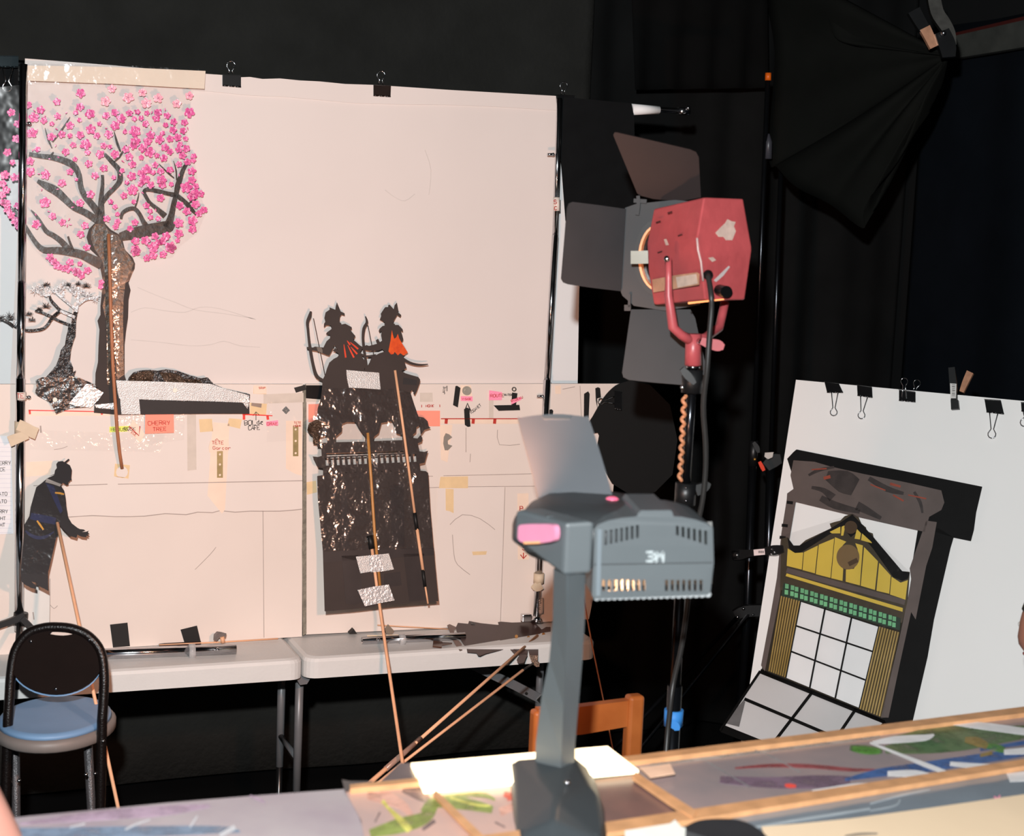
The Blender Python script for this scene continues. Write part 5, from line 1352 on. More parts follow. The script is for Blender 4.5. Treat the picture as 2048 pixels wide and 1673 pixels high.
# post
def loft(name, secs, mat, par, bev=0):
    bm = B()
    for A, C in zip(secs, secs[1:]):
        hull(bm, list(A) + list(C))
    bmesh.ops.remove_doubles(bm, verts=list(bm.verts), dist=.0005)
    return obj(name, bm, mat, par)
secs = []
for yl, xl, xm, xr in ((1145, 1106, 1135, 1172), (1250, 1104, 1133, 1169), (1330, 1097, 1130, 1164), (1402, 1082, 1127, 1158), (1500, 1070, 1123, 1151), (1600, 1066, 1118, 1150)):
    m_ = at(xm, yl + 8, 2.49)
    l_, r_ = at(xl, yl, 2.535), at(xr, yl, 2.525)
    l_.z = r_.z = m_.z
    secs.append((l_, m_, r_, r_ + V((-.01, .045, 0)), l_ + V((.012, .045, 0))))
bm = B()
vs = [[bm.verts.new(p) for p in s_] for s_ in secs]
for A, C in zip(vs, vs[1:]):
    for i in range(5):
        bm.faces.new((A[i], A[(i + 1) % 5], C[(i + 1) % 5], C[i]))
bm.faces.new(vs[0]); bm.faces.new(vs[-1][::-1])
bmesh.ops.bevel(bm, geom=[e for e in bm.edges if abs(e.verts[0].co.z - e.verts[1].co.z) > .01], offset=.004, segments=2, affect='EDGES')
obj('post', bm, m_ohp, t)
# foot housing
gz = lambda p: V((p.x, p.y, 1.0045))
fpts = [at(1112, 1604, 2.32), at(1107, 1640, 2.27), at(1041, 1566, 2.45), at(1033, 1630, 2.39), at(1095, 1562, 2.46), at(1160, 1561, 2.44), at(1178, 1574, 2.42), at(1198, 1594, 2.405), at(1210, 1620, 2.395), at(1214, 1655, 2.36)]
fpts += [ZP(1.0045)(1103, 1700), ZP(1.0045)(1026, 1676), ZP(1.0045)(1215, 1688)]
fpts += [V((p.x - .01, 2.56, p.z)) for p in (fpts[2], fpts[5], fpts[8], fpts[11], fpts[12])]
bm = B(); hull(bm, fpts, .007, 3)
for f in bm.faces:
    f.smooth = False
obj('post_foot', bm, M('foot plastic', (62, 67, 70), .38, var=.03, scale=12, spec=.5), t)
bm = B(); ball(bm, at(1135, 1566, 2.40), .0045); obj('screw', bm, m_chrome, t)
# body of the projector under the stage, and the stage glass with added glow
ZB = Pl((0, 0, ZS), Z)
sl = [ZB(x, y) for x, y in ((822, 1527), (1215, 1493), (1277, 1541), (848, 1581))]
cen = sum(sl, V((0, 0, 0))) / 4
ua = (sl[1] - sl[0]).normalized(); va_ = Z.cross(ua)
bm = B(); box(bm, V((cen.x, cen.y, .893)) + va_ * -.06, .40, .34, .19, (ua, va_, Z), .012)
obj('base', bm, m_ohp, t)
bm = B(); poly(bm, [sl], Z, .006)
obj('stage_glass', bm, M('stage glass with added glow', (255, 246, 225), .5, emit=(255, 226, 178), es=2.3), t, 'warm white stage glass, reflected lamp glow added')  # emission stands in for head lamp light thrown back by the reflective stage
# the beam leaving the projection lens and the lamp inside the head
lamp('projector_beam', 'SPOT', at(1072, 1067, 2.6) + V((-.10, -.03, 0)), 44, (1, .46, .28), .03, w(560, 700), R(122), .8)
lamp('projector_lamp', 'POINT', fpl(1222, 1172, -.05), .5, (1, .55, .28), .012)
# ============================================================ worktable with the painted film strips
ZF = 1.0
PF_ = Pl((0, 0, ZF), Z)
t = thing('work_table', 'long dark worktable in the foreground carrying the projector and film strips', 'table', PF_(1000, 1650) - Z * ZF)
far0, far1 = PF_(-40, 1640), PF_(2100, 1425)
du = (far1 - far0).normalized(); dn = Z.cross(du)
tcn = (far0 + far1) / 2 - dn * .45
bm = B(); box(bm, V((tcn.x, tcn.y, .775)), 2.4, .75, .04, (du, dn, Z), .01); obj('tabletop', bm, M('dark worktop', (40, 38, 38), .6), t)
for s_ in (-1.12, 1.12):
    for r_ in (-.32, .32):
        q_ = tcn + du * s_ + dn * r_
        bm = B(); box(bm, V((q_.x, q_.y, .378)), .04, .04, .755, (du, dn, Z)); obj('leg', bm, m_ohpd, t)
bm = B()
m_sup = M('grey support block', (70, 70, 70), .7)
for s_ in (-.62, .62, 1.05):
    q_ = tcn + du * s_ + dn * .05
    bm = B(); box(bm, V((q_.x, q_.y, .885)), .12, .5, .17, (du, dn, Z))
    obj('support_block', bm, m_sup, t)
m_strip = M('pale wood strip', (214, 158, 112), .5, var=.15, scale=30)
def strip_wood(name, a, b, wpx0, wpx1, lift, label, h=.009):
    bm = B()
    limb(bm, [(a[0], a[1], wpx0), ((a[0] + b[0]) / 2, (a[1] + b[1]) / 2 + .5, (wpx0 + wpx1) / 2), (b[0], b[1], wpx1)], PF_, h, lift)
    return tag(obj(name, bm, m_strip), label, 'wood strip')
def paint(name, base, *cols):
    """painted film: flowing patches of the given colours along the strip"""
    m = M(name, base, .22, var=.05, scale=6, spec=.35)
    return m
def brushed(bm, L, pl, lift):
    limb(bm, L, pl, .0003, lift, 4)
def brush(name, rgb, *a, **k):
    """thin paint that breaks up in blotches"""
    m = MB(name, rgb, *a, **k)
    nt = m.node_tree
    if nt.nodes.get('thin'):
        return m
    b, out = nt.nodes['Principled BSDF'], nt.nodes['Material Output']
    tc = nt.nodes.new('ShaderNodeTexCoord')
    nz = nt.nodes.new('ShaderNodeTexNoise')
    nz.inputs['Scale'].default_value = 20
    nz.inputs['Detail'].default_value = 6
    nz.inputs['Roughness'].default_value = .65
    rp = nt.nodes.new('ShaderNodeValToRGB')
    rp.color_ramp.elements[0].position, rp.color_ramp.elements[1].position = .28, .56
    rp.color_ramp.elements[1].color = (.9, .9, .9, 1)
    tr = nt.nodes.new('ShaderNodeBsdfTransparent')
    mx = nt.nodes.new('ShaderNodeMixShader')
    mx.name = 'thin'
    nt.links.new(tc.outputs['Object'], nz.inputs['Vector'])
    nt.links.new(nz.outputs['Fac'], rp.inputs['Fac'])
    nt.links.new(rp.outputs['Color'], mx.inputs[0])
    nt.links.new(tr.outputs[0], mx.inputs[1])
    nt.links.new(b.outputs[0], mx.inputs[2])
    nt.links.new(mx.outputs[0], out.inputs['Surface'])
    return m
def MB(name, rgb, *a, **k):
    f = lambda c: tuple(min(245, 255 * min(1, (v / 255) * 1.42)) for v in c)
    if 'rgb2' in k:
        k['rgb2'] = f(k['rgb2'])
    return M(name, f(rgb), *a, **k)
# left pale film
fm = thing('painted_film', 'pale mauve painted film with a blue band at the near left', 'film', PF_(340, 1700))
flat('sheet', [(-40, 1644), (60, 1633), (200, 1620), (330, 1607), (500, 1593), (690, 1579), (715, 1625), (740, 1700), (560, 1760), (-40, 1780)], PF_, MB('mauve white film', (132, 124, 124), .22, var=.12, scale=5, rgb2=(116, 104, 110), spec=.35), fm, .0012)
def strokes(par, name, mat, lst, lift, pl=PF_):
    for i, L in enumerate(lst):
        bm = B(); limb(bm, L, pl, .0003, lift + i * .00015, 4); obj(name, bm, mat, par)
strokes(fm, 'blue_wash', brush('blue wash', (92, 106, 122), .3, var=.15, scale=9), [[(-20, 1672, 30), (120, 1668, 24), (280, 1664, 22), (440, 1660, 14), (480, 1664, 4)]], .0006)
strokes(fm, 'mauve_wash', brush('mauve wash', (138, 118, 132), .3, var=.1, scale=9), [[(40, 1648, 4), (200, 1632, 18), (330, 1622, 20), (420, 1612, 6)], [(500, 1592, 3), (520, 1600, 6), (530, 1606, 2)]], .0005)
strokes(fm, 'white_streak', MB('white streak', (150, 148, 150), .3), [[(250, 1660, 3), (275, 1648, 4), (300, 1640, 2)], [(380, 1655, 3), (390, 1640, 4), (395, 1632, 2)], [(140, 1655, 2), (170, 1648, 3)], [(440, 1672, 8), (470, 1655, 10)]], .0009)
flat('clear_edge', [(120, 1629), (240, 1615), (238, 1622), (120, 1636)], PF_, m_film2, fm, .0006, lift=.004)
# centre film
fm = thing('painted_film', 'painted film with green and yellow patches left of the projector foot', 'film', PF_(880, 1690))
flat('sheet', [(690, 1582), (740, 1572), (850, 1584), (1050, 1566), (1062, 1620), (1062, 1720), (740, 1740), (722, 1640)], PF_, MB('warm pale film', (156, 124, 112), .3, var=.15, scale=8, rgb2=(132, 112, 108)), fm, .001, lift=.002)
strokes(fm, 'green_patch', brush('green paint', (108, 116, 60), .4, var=.25, scale=14), [[(740, 1668, 16), (800, 1652, 30), (850, 1636, 24), (870, 1610, 14)], [(845, 1625, 10), (870, 1605, 22), (930, 1608, 24), (985, 1620, 14)], [(880, 1595, 5), (960, 1590, 10), (990, 1600, 4)]], .0026)
strokes(fm, 'yellow_patch', brush('yellow green paint', (176, 160, 84), .4, var=.2, scale=14), [[(770, 1610, 4), (785, 1625, 8), (800, 1640, 12), (820, 1662, 14)], [(900, 1596, 3), (950, 1610, 4), (980, 1612, 3)], [(765, 1602, 8), (775, 1615, 5)]], .003)
strokes(fm, 'pink_patch', brush('pink paint', (196, 130, 116), .4, var=.15, scale=14), [[(735, 1590, 18), (770, 1596, 26), (805, 1612, 18), (825, 1635, 8)], [(1000, 1625, 16), (1030, 1612, 14)]], .0023)
strokes(fm, 'dark_wash', brush('smoky paint', (98, 82, 80), .4, var=.2, scale=14), [[(808, 1575, 22), (840, 1590, 24), (860, 1604, 12)], [(845, 1660, 6), (870, 1642, 8)], [(760, 1625, 3), (750, 1645, 3)], [(990, 1645, 3), (1010, 1655, 3)]], .0022)
strokes(fm, 'red_patch', brush('red paint', (206, 74, 58), .4, var=.1), [[(1008, 1588, 10), (1020, 1592, 12), (1032, 1592, 10)], [(1015, 1600, 4), (1032, 1596, 4)]], .003)
flat('dark_corner', [(684, 1560), (700, 1563), (745, 1563), (738, 1574), (702, 1580), (690, 1584)], PF_, MB('black film end', (50, 48, 48), .25, spec=.6), fm, .001, lift=.005)
flat('film_curl', [(800, 1527), (822, 1527), (846, 1556), (763, 1562)], PF_, MB('dark curl film', (64, 56, 58), .22, var=.2, spec=.6), fm, .001, lift=.006)
# brown picture beside the foot
fm = thing('painted_film', 'dark brown painted film panel between projector foot and slanted batten', 'film', PF_(1270, 1640))
flat('sheet', [(1155, 1566), (1268, 1551), (1350, 1624), (1330, 1632), (1216, 1650), (1160, 1640)], PF_, MB('brown mauve film', (98, 72, 66), .3, var=.25, scale=9, rgb2=(74, 60, 58)), fm, .001, lift=.002)
# right landscape film
fm = thing('painted_film', 'long painted landscape film with green trees and blue water on the right', 'film', PF_(1700, 1600))
flat('sheet', [(1255, 1528), (1500, 1493), (1760, 1462), (2080, 1424), (2080, 1520), (1730, 1580), (1400, 1624), (1380, 1624)], PF_, MB('mauve grey film', (122, 106, 104), .2, var=.15, scale=5, rgb2=(100, 94, 96), spec=.5), fm, .001, lift=.001)
strokes(fm, 'grey_band', brush('grey veil', (112, 112, 112), .25, spec=.6), [[(1300, 1528, 10), (1500, 1502, 14), (1700, 1476, 16), (1760, 1472, 8)]], .0014)
strokes(fm, 'red_line', brush('dull red paint', (112, 58, 60), .3, var=.2), [[(1470, 1537, 3), (1540, 1532, 7), (1620, 1533, 8), (1700, 1540, 7), (1750, 1540, 3)]], .0018)
strokes(fm, 'mauve_patch', brush('purple paint', (92, 76, 88), .3, var=.2, scale=8), [[(1440, 1560, 14), (1540, 1566, 22), (1640, 1564, 26), (1700, 1560, 14)]], .0016)
strokes(fm, 'blue_water', brush('blue paint', (52, 76, 116), .3, var=.2, scale=9), [[(1690, 1560, 5), (1760, 1546, 16), (1840, 1536, 20), (1920, 1524, 20), (2000, 1512, 18), (2070, 1502, 14)], [(1960, 1500, 6), (2060, 1484, 8)]], .0022)
strokes(fm, 'green_tree', brush('deep green paint', (52, 80, 48), .3, var=.35, scale=12, rgb2=(84, 92, 64)), [[(1700, 1496, 10), (1730, 1500, 18), (1765, 1502, 10)], [(1770, 1500, 14), (1840, 1490, 36), (1920, 1480, 44), (2000, 1470, 34), (2070, 1462, 22)], [(1760, 1482, 6), (1800, 1476, 12), (1880, 1462, 18), (1960, 1456, 8)]], .002)
strokes(fm, 'bright_green', brush('bright green paint', (66, 108, 44), .3, var=.2), [[(1705, 1498, 10), (1735, 1502, 14), (1760, 1504, 8)], [(1960, 1490, 6), (2000, 1498, 14), (2010, 1504, 6)]], .0026)
strokes(fm, 'brown_patch', brush('ochre paint', (110, 92, 50), .3, var=.2), [[(1930, 1480, 10), (1955, 1484, 18), (1975, 1494, 12)], [(1960, 1512, 6), (1985, 1506, 8)]], .0028)
strokes(fm, 'white_stroke', MB('white paint stroke', (166, 164, 164), .35), [[(1745, 1486, 6), (1790, 1480, 14), (1850, 1476, 12), (1868, 1470, 4)], [(1740, 1486, 4), (1800, 1510, 6), (1850, 1530, 9), (1890, 1545, 8)], [(1775, 1548, 10), (1830, 1548, 14), (1870, 1553, 4)], [(1900, 1528, 8), (1960, 1533, 10), (2010, 1532, 4)], [(2008, 1505, 10), (2060, 1502, 14)],
        [(1890, 1446, 4), (1960, 1452, 14), (2050, 1464, 14)], [(1625, 1586, 10), (1700, 1574, 10), (1750, 1568, 5)]], .003)
strokes(fm, 'red_dot', MB('red spot', (190, 62, 52), .3), [[(1570, 1571, 5), (1580, 1572, 8), (1592, 1573, 5)]], .003)
bm = B(); limb(bm, [(1502, 1498, 1.6), (1540, 1512, 1.6), (1600, 1545, 1.6)], PF_, .0003, .003); limb(bm, [(1405, 1518, 1.6), (1450, 1545, 1.6), (1500, 1575, 1.6)], PF_, .0003, .003); obj('film_crease', bm, MC['grey veil'], fm)
# film and card in front of the near strip
fm = thing('grey_film', 'grey-blue shiny film lying in front of the near wood strip', 'film', PF_(1750, 1650))
flat('sheet', [(1400, 1634), (1560, 1612), (1740, 1588), (2080, 1530), (2080, 1640), (1700, 1700), (1380, 1720)], PF_, MB('grey blue film', (92, 98, 104), .15, var=.12, scale=6, spec=.7, bump=.1, bscale=8), fm, .001, lift=.0005)
strokes(fm, 'glassy_crease', MB('pale crease', (124, 130, 134), .2, spec=.7), [[(1480, 1660, 3), (1600, 1640, 5), (1740, 1618, 4)], [(1740, 1608, 3), (1800, 1592, 4), (1860, 1580, 2)], [(1740, 1622, 2), (1790, 1612, 3), (1800, 1600, 3)]], .001)
strokes(fm, 'pink_speck', m_pink, [[(1988, 1594, 2), (1996, 1598, 4), (2000, 1591, 2)]], .0012)
flat('white_corner', [(2013, 1548), (2080, 1540), (2080, 1562), (2020, 1564)], PF_, MB('white corner', (160, 158, 158), .5), fm, .0004, lift=.001)
cp = thing('cream_card', 'cream card sheet lying at the bottom right corner', 'paper', PF_(1800, 1690))
flat('sheet', [(1523, 1654), (1600, 1648), (1700, 1638), (1850, 1618), (2080, 1585), (2080, 1760), (1560, 1760), (1528, 1668)], PF_, MB('cream paper', (172, 152, 128), .7, var=.03, scale=6), cp, .002, lift=.006)
bm = B(); limb(bm, [(1690, 1673, 3), (1720, 1669, 5), (1755, 1668, 3)], PF_, .0003, .0066); obj('printed_smudge', bm, MB('grey print', (96, 88, 80), .7), cp)
strip_wood('wood_strip', (700, 1574), (1256, 1518), 8, 10, .011, 'pale wood strip on the far film edge left of the bright stage')
strip_wood('wood_strip', (1250, 1519), (2090, 1415), 11, 13, .010, 'long pale wood strip along the far edge of the landscape film')
strip_wood('wood_strip', (1212, 1656), (2090, 1519), 22, 13, .010, 'long pale wood strip along the near edge of the landscape film')
strip_wood('wood_strip', (930, 1682), (1040, 1668), 14, 14, .010, 'short pale wood strip end left of the projector foot')
strip_wood('wood_strip', (869, 1584), (968, 1682), 9, 14, .0115, 'slanting pale wood batten across the green painted film', .006)
strip_wood('wood_strip', (1268, 1549), (1390, 1630), 12, 16, .0115, 'slanting pale wood batten beside the brown painted panel', .006)
flat('pink_card', [(1280, 1536), (1340, 1528), (1350, 1548), (1300, 1556)], PF_, MB('pinkish card', (190, 142, 122), .6), None, .001, lift=.013)
tag(bpy.data.objects['pink_card'], 'small pinkish card tab at the head of slanted batten', 'card')
flat('white_scrap', [(1250, 1662), (1340, 1648), (1350, 1640), (1362, 1654), (1385, 1660), (1392, 1700), (1250, 1720)], PF_, MB('white tissue', (188, 172, 166), .7, var=.05), None, .001, lift=.012)
tag(bpy.data.objects['white_scrap'], 'crumpled white paper scrap in front of the near strip', 'scrap')
bm = B()
limb(bm, [(1372, 1658, 10), (1400, 1656, 30), (1440, 1660, 44), (1480, 1668, 52), (1515, 1690, 50), (1530, 1720, 40)], PF_, .02, .03, 4)
tag(obj('black_roll', bm, MB('black rubber', (34, 34, 36), .45, var=.1)), 'black rounded strap end at the bottom edge beside cream card', 'strap')
# ============================================================ red fresnel lamp on its stand
m_lred = M('worn red enamel', (176, 76, 78), .42, var=.1, scale=20, spec=.4, bump=.05, bscale=60)
m_flap = M('grey black barn door', (42, 43, 45), .6, var=.06, scale=16)
m_flapb = M('brownish barn door', (38, 27, 26), .6, var=.06, scale=16)
X = lambda L: [(1100 + x / 3.098, 240 + y / 3.098) for x, y in L]
LD = 3.3
t = thing('stage_lamp', 'worn red stage lamp with four barn doors on a black light stand', 'lamp', V((at(1385, 735, LD).x, LD, at(1385, 735, LD).z)))
pts = [at(1308, 418, 3.42), at(1294, 489, 3.42), at(1297, 543, 3.42), at(1308, 610, 3.42), at(1408, 395, 3.27), at(1394, 476, 3.25), at(1402, 524, 3.25), at(1410, 600, 3.27),
       at(1486, 398, 3.33), at(1503.5, 498, 3.33), at(1489, 600, 3.33), at(1340, 425, 3.55), at(1340, 600, 3.55), at(1470, 405, 3.5), at(1480, 498, 3.5), at(1470, 598, 3.5)]
bm = B(); hull(bm, pts, .003)
obj('lamp_housing', bm, m_lred, t)
rear = P3(pts[5], pts[9], pts[7])
side = P3(pts[1], pts[5], pts[2])
rear2 = P3(pts[4], pts[8], pts[5]); rear3 = P3(pts[6], pts[9], pts[7])
m_worn = M('worn bare patch', (196, 168, 156), .6, var=.15, scale=60)
flat('worn_patch', X([(1025, 700), (1055, 668), (1085, 640), (1100, 615), (1125, 628), (1150, 632), (1140, 660), (1152, 690), (1130, 745), (1090, 745), (1075, 725), (1045, 725)]), rear2, m_worn, t, .0006, lift=.0012)
flat('worn_patch', X([(980, 855), (1010, 850), (1030, 870), (1005, 880)]), rear3, m_worn, t, .0006, lift=.002)
flat('scratch', X([(1015, 995), (1060, 950), (1108, 905), (1115, 912), (1075, 965), (1030, 1005)]), rear3, M('silver scratch', (190, 176, 174), .5), t, .0006, lift=.002)
for q_ in (([(705, 740), (720, 738), (735, 775), (718, 778)]), ):
    flat('worn_patch', X(q_), side, m_worn, t, .0005, lift=.002)
for x, y in ((742, 573), (670, 632), (805, 715), (680, 820)):
    bm = B(); limb(bm, [(a, b, 2.6) for a, b in X([(x - 14, y + 4), (x + 14, y - 5)])], side, .0005, .0025, 1); obj('chip', bm, M('dark chip', (70, 34, 34), .6), t)
flat('tape_label', X([(632, 990), (780, 962), (910, 945), (925, 955), (922, 1022), (760, 1050), (640, 1070)]), side, M('tan worn label', (190, 140, 112), .6, var=.2, scale=40), t, .0006, lift=.004)
flat('tape_label_worn', X([(780, 975), (905, 955), (915, 1015), (790, 1040)]), side, M('whitened label', (206, 180, 164), .6, var=.15, scale=60), t, .0004, lift=.005)
rod('seam_trim', [at(1394, 476, 3.246), at(1396, 500, 3.246), at(1402, 524, 3.246), at(1406, 562, 3.256)], .0022, M('silvery worn edge', (200, 170, 166), .4), t)
flat('vent_painted_glow', X([(855, 1130), (1075, 1108), (1080, 1116), (858, 1142)]), P3(pts[7], pts[10], pts[7] + V((0, 0, -.1))), M('warm glow painted on vent', (255, 170, 110), .5, emit=(255, 140, 80), es=.9), t, .0006, lift=.002)  # orange emission stands in for projector light reaching the vent from below
# barn door frame, ring and flaps
bp_ = Pl(at(1290, 510, 3.47), (-.25, -1, 0))
el = lambda cx, cy, rx, ry, n=32: [(cx + rx * math.cos(6.2832 * i / n), cy + ry * math.sin(6.2832 * i / n)) for i in range(n)]
FR = flat('barn_door_frame', [(1250, 416), (1272, 408), (1350, 400), (1400, 405), (1400, 610), (1330, 622), (1268, 612), (1245, 592), (1240, 580)], bp_, m_flap, t, .004, [el(1314, 516, 44, 74)])
flat('lens_ring', el(1314, 516, 46, 77), bp_, M('black ring', (26, 25, 25), .5), t, .004, [el(1314, 516, 38, 66)], lift=.003)
flat('inner_ring', el(1314, 516, 41, 70), bp_, M('inner ring with painted light', (226, 156, 112), .5, emit=(255, 150, 90), es=.25), t, .03, [el(1315, 516, 34, 62)], lift=.001)  # warm light on the ring is put in as colour and emission
bm = B(); shape(bm, el(1314, 516, 40, 69), Pl(bp_.o - bp_.n * .03, bp_.n), .003)
obj('lens', bm, M('dark lens', (12, 11, 11), .12, spec=.7), t)
flat('barn_door', X([(108, 545), (118, 518), (140, 508), (300, 528), (470, 552), (440, 1062), (270, 1042), (115, 1020), (85, 1008), (72, 985)]), P3(at(1252, 417, 3.47), at(1242, 582, 3.47), at(1130, 500, 3.40)), m_flap, t, .003)
flat('barn_door', X([(392, 95), (400, 78), (415, 78), (640, 130), (870, 184), (905, 200), (922, 232), (935, 480), (800, 505), (640, 490), (555, 468), (540, 455)]), P3(at(1278, 392, 3.47), at(1400, 395, 3.45), at(1310, 270, 3.40)), m_flapb, t, .003)
flat('barn_door', X([(502, 1175), (870, 1175), (900, 1230), (930, 1370), (985, 1600), (970, 1640), (810, 1642), (640, 1628), (490, 1612), (455, 1595), (447, 1565)]), P3(at(1262, 619, 3.47), at(1384, 619, 3.47), at(1310, 765, 3.42)), m_flap, t, .003)
bm = B(); limb(bm, X([(545, 475), (548, 520), (540, 585)]) and [(a, b, 7) for a, b in X([(545, 470), (548, 520), (540, 590)])], bp_, .004, .012); limb(bm, [(a, b, 8) for a, b in X([(518, 500), (598, 505)])], bp_, .006, .01, 1); obj('hinge', bm, MC['grey black barn door'], FR)
bm = B(); limb(bm, [(a, b, 5) for a, b in X([(492, 1080), (490, 1160)])], bp_, .004, .012, 1); limb(bm, [(a, b, 12) for a, b in X([(460, 1165), (500, 1165)])], bp_, .008, .012, 1); obj('hinge', bm, MC['grey black barn door'], FR)
bm = B(); limb(bm, [(a, b, 26) for a, b in X([(500, 852), (545, 852), (608, 850)])], Pl(at(1280, 514, 3.40), (-.2, -1, 0)), .006, .004, 1); obj('latch', bm, M('bright latch', (112, 108, 98), .35, .3), t)
# yoke
m_yoke = M('red yoke enamel', (176, 78, 82), .38, var=.08, scale=30, spec=.5)
yl = [at(1337, 515, 3.28), at(1337, 560, 3.28), at(1337, 592, 3.28), at(1346, 655, 3.275), at(1362, 670, 3.28), at(1387, 684, 3.30)]
yr = [at(1387, 684, 3.30), at(1410, 676, 3.34), at(1438, 656, 3.40), at(1444, 632, 3.42), at(1450, 605, 3.43)]
rod('yoke', yl, [.0062, .007, .0085, .0105, .0095, .012], m_yoke, t, 12)
YK = rod('yoke', yr, [.012, .0095, .0095, .0095, .0095], m_yoke, t, 12)
rod('socket', [at(1387, 668, LD), at(1386, 700, LD), at(1386, 731, LD)], [.0165, .0165, .0175], m_yoke, t, 18)
rod('socket_collar', [at(1386, 730, LD), at(1386, 738, LD)], .0145, m_chrome, t, 16)
bm = B(); ball(bm, at(1334, 518, 3.27), .0068); obj('pivot_bolt', bm, m_chrome, t)
bm = B(); limb(bm, [(1402, 682, 14), (1420, 688, 20), (1438, 692, 22), (1448, 695, 10)], Pl(at(1420, 690, 3.27), (0, -1, 0)), .012, 0, 3); obj('wing_knob', bm, m_yoke, YK)
bm = B(); tube(bm, [at(1396, 683, LD - .01), at(1408, 685, 3.275)], .007, 10); obj('knob_bolt', bm, m_chrome, t)
bm = B(); disc(bm, rear3, 1453, 584, 12, .02, .022, seg=16); obj('switch_knob', bm, m_blackmet, t)
bm = B(); ball(bm, rear3(1416, 550, .006), .0105); obj('cable_grommet', bm, m_blackmet, t)
cab = [rear3(1416, 550, .012), at(1422, 590, 3.22), at(1423, 620, 3.22), at(1418, 680, 3.22), at(1414, 740, 3.22), at(1408, 790, 3.23), at(1407, 830, 3.24), at(1411, 885, 3.25), at(1411, 940, 3.26), at(1405, 1000, 3.27), at(1395, 1050, 3.28), at(1382, 1130, 3.28), at(1376, 1200, 3.27), at(1364, 1290, 3.27), at(1348, 1360, 3.27), at(1342, 1400, 3.26), at(1334, 1480, 3.25), at(1326, 1600, 3.2)]
cab = [V(p) for p in smooth_line([tuple(p) for p in cab], 4)]
rod('power_cable', cab, .0056, M('grey black cable', (44, 42, 41), .4, var=.1), t, 10)
# stand
t = thing('light_stand', 'black light stand under the red lamp with blue tape wrapped round it', 'stand', V((at(1350, 1400, LD).x, LD, 0)))
ptop, pmid, plow = at(1386, 736, LD), at(1372, 967, LD), at(1349, 1400, LD)
m_pole = M('glossy black tube', (52, 54, 58), .22, .9, var=.1)
rod('upper_tube', [ptop, pmid], .0095, m_pole, t, 16)
rod('middle_tube', [pmid, at(1350, 1380, LD)], .0115, m_pole, t, 16)
d_ = (plow - pmid); d_ = d_ / d_.z
foot = plow + d_ * (-plow.z + .12)
rod('lower_tube', [at(1350, 1372, LD), foot], .0155, m_pole, t, 16)
for (y0, y1, rr) in ((740, 786, .0215), (966, 1010, .022)):
    xc = lambda y: 1386 - (y - 736) * .0606
    rod('collar', [at(xc(y0), y0, LD), at(xc(y1), y1, LD)], rr, m_bplast, t, 16)
cp_ = Pl(at(1380, 760, LD - .03), (0, -1, 0))
bm = B(); limb(bm, [(1364, 738, 10), (1376, 752, 16), (1390, 768, 8)], cp_, .012); obj('lock_lever', bm, m_bplast, t)
bm = B(); limb(bm, [(1392, 982, 22), (1410, 975, 18), (1418, 966, 10)], Pl(at(1400, 980, LD), (0, -1, 0)), .016, .008); obj('lock_lever', bm, m_bplast, t)
for x, y, r_ in ((1365, 775, .0045), (1372, 976, .003), (1372, 1002, .003)):
    bm = B(); ball(bm, at(x, y, LD - .024), r_); obj('bolt', bm, m_chrome, t)
rod('blue_tape', [at(1348, 1420, LD), at(1346, 1452, LD)], .0205, M('blue masking tape', (56, 132, 206), .6, var=.05), t, 16)
bm = B(); limb(bm, [(1340, 1446, 14), (1352, 1454, 16), (1354, 1462, 10)], Pl(at(1348, 1450, LD - .022), (0, -1, 0)), .001); obj('tape_tail', bm, MC['blue masking tape'], t)
for a in (20, 140, 260):
    h_ = V((math.cos(R(a)), math.sin(R(a)), 0))
    rod('leg', [foot + Z * .35, foot + h_ * .42 - Z * .11], .009, m_pole, t, 10)
# twisted rope down the stand
bm = B()
r0, r1 = at(1369, 792, LD - .005), at(1360, 962, LD - .005)
hel = []
for i in range(160):
    f = i / 159
    a = f * 6.2832 * 9
    hel.append(r0.lerp(r1, f) + V((math.cos(a) * .003, math.sin(a) * .003, 0)))
tube(bm, hel, .0042, 6)
o = obj('rope', bm, M('tan rope', (188, 128, 92), .5, var=.1)); tag(o, 'twisted tan rope hanging down beside the red lamp stand', 'rope')
# ============================================================ black stands in the corner
t = thing('drape_stand', 'thin black stand with an orange tip holding up the gathered cloth', 'stand', V((at(1500, 1200, 5.15).x, 5.15, 0)))
s0_ = at(1536, 148, 5.15); s1_ = at(1535, 270, 5.15); s2_ = at(1507, 885, 5.15); s3_ = at(1494, 1240, 5.15)
rod('upper_tube', [s0_, s2_], .0078, m_pole, t, 14)
bm = B(); tube(bm, [at(1537, 268, 5.15), at(1537, 285, 5.15), at(1536, 318, 5.15)], [.004, .012, .0125], 12); obj('sleeve', bm, M('grey sleeve', (58, 58, 64), .35), t)
rod('orange_tip', [at(1536.5, 146, 5.145), at(1536, 161, 5.145)], .0098, M('orange plastic', (230, 100, 20), .4), t, 12)
bm = B(); tube(bm, [at(1508, 882, 5.15), at(1505, 932, 5.15)], .0145, 14); limb(bm, [(1507, 885, 6), (1514, 896, 10), (1517, 906, 5)], Pl(at(1510, 895, 5.12), (0, -1, 0)), .008); obj('collar', bm, m_bplast, t)
bm = B(); ball(bm, at(1509.5, 919, 5.133), .005); obj('bolt', bm, m_brass, t)
rod('lower_tube', [at(1505, 930, 5.15), s3_, V((s3_.x - .01, 5.15, .02))], .0135, m_pole, t, 14)
t = thing('side_stand', 'second thin black stand beside the leaning white board edge', 'stand', V((at(1535, 1200, 5.3).x, 5.3, 0)))
rod('upper_tube', [at(1562, 330, 5.3), at(1542, 905, 5.3)], .0078, m_pole, t, 14)
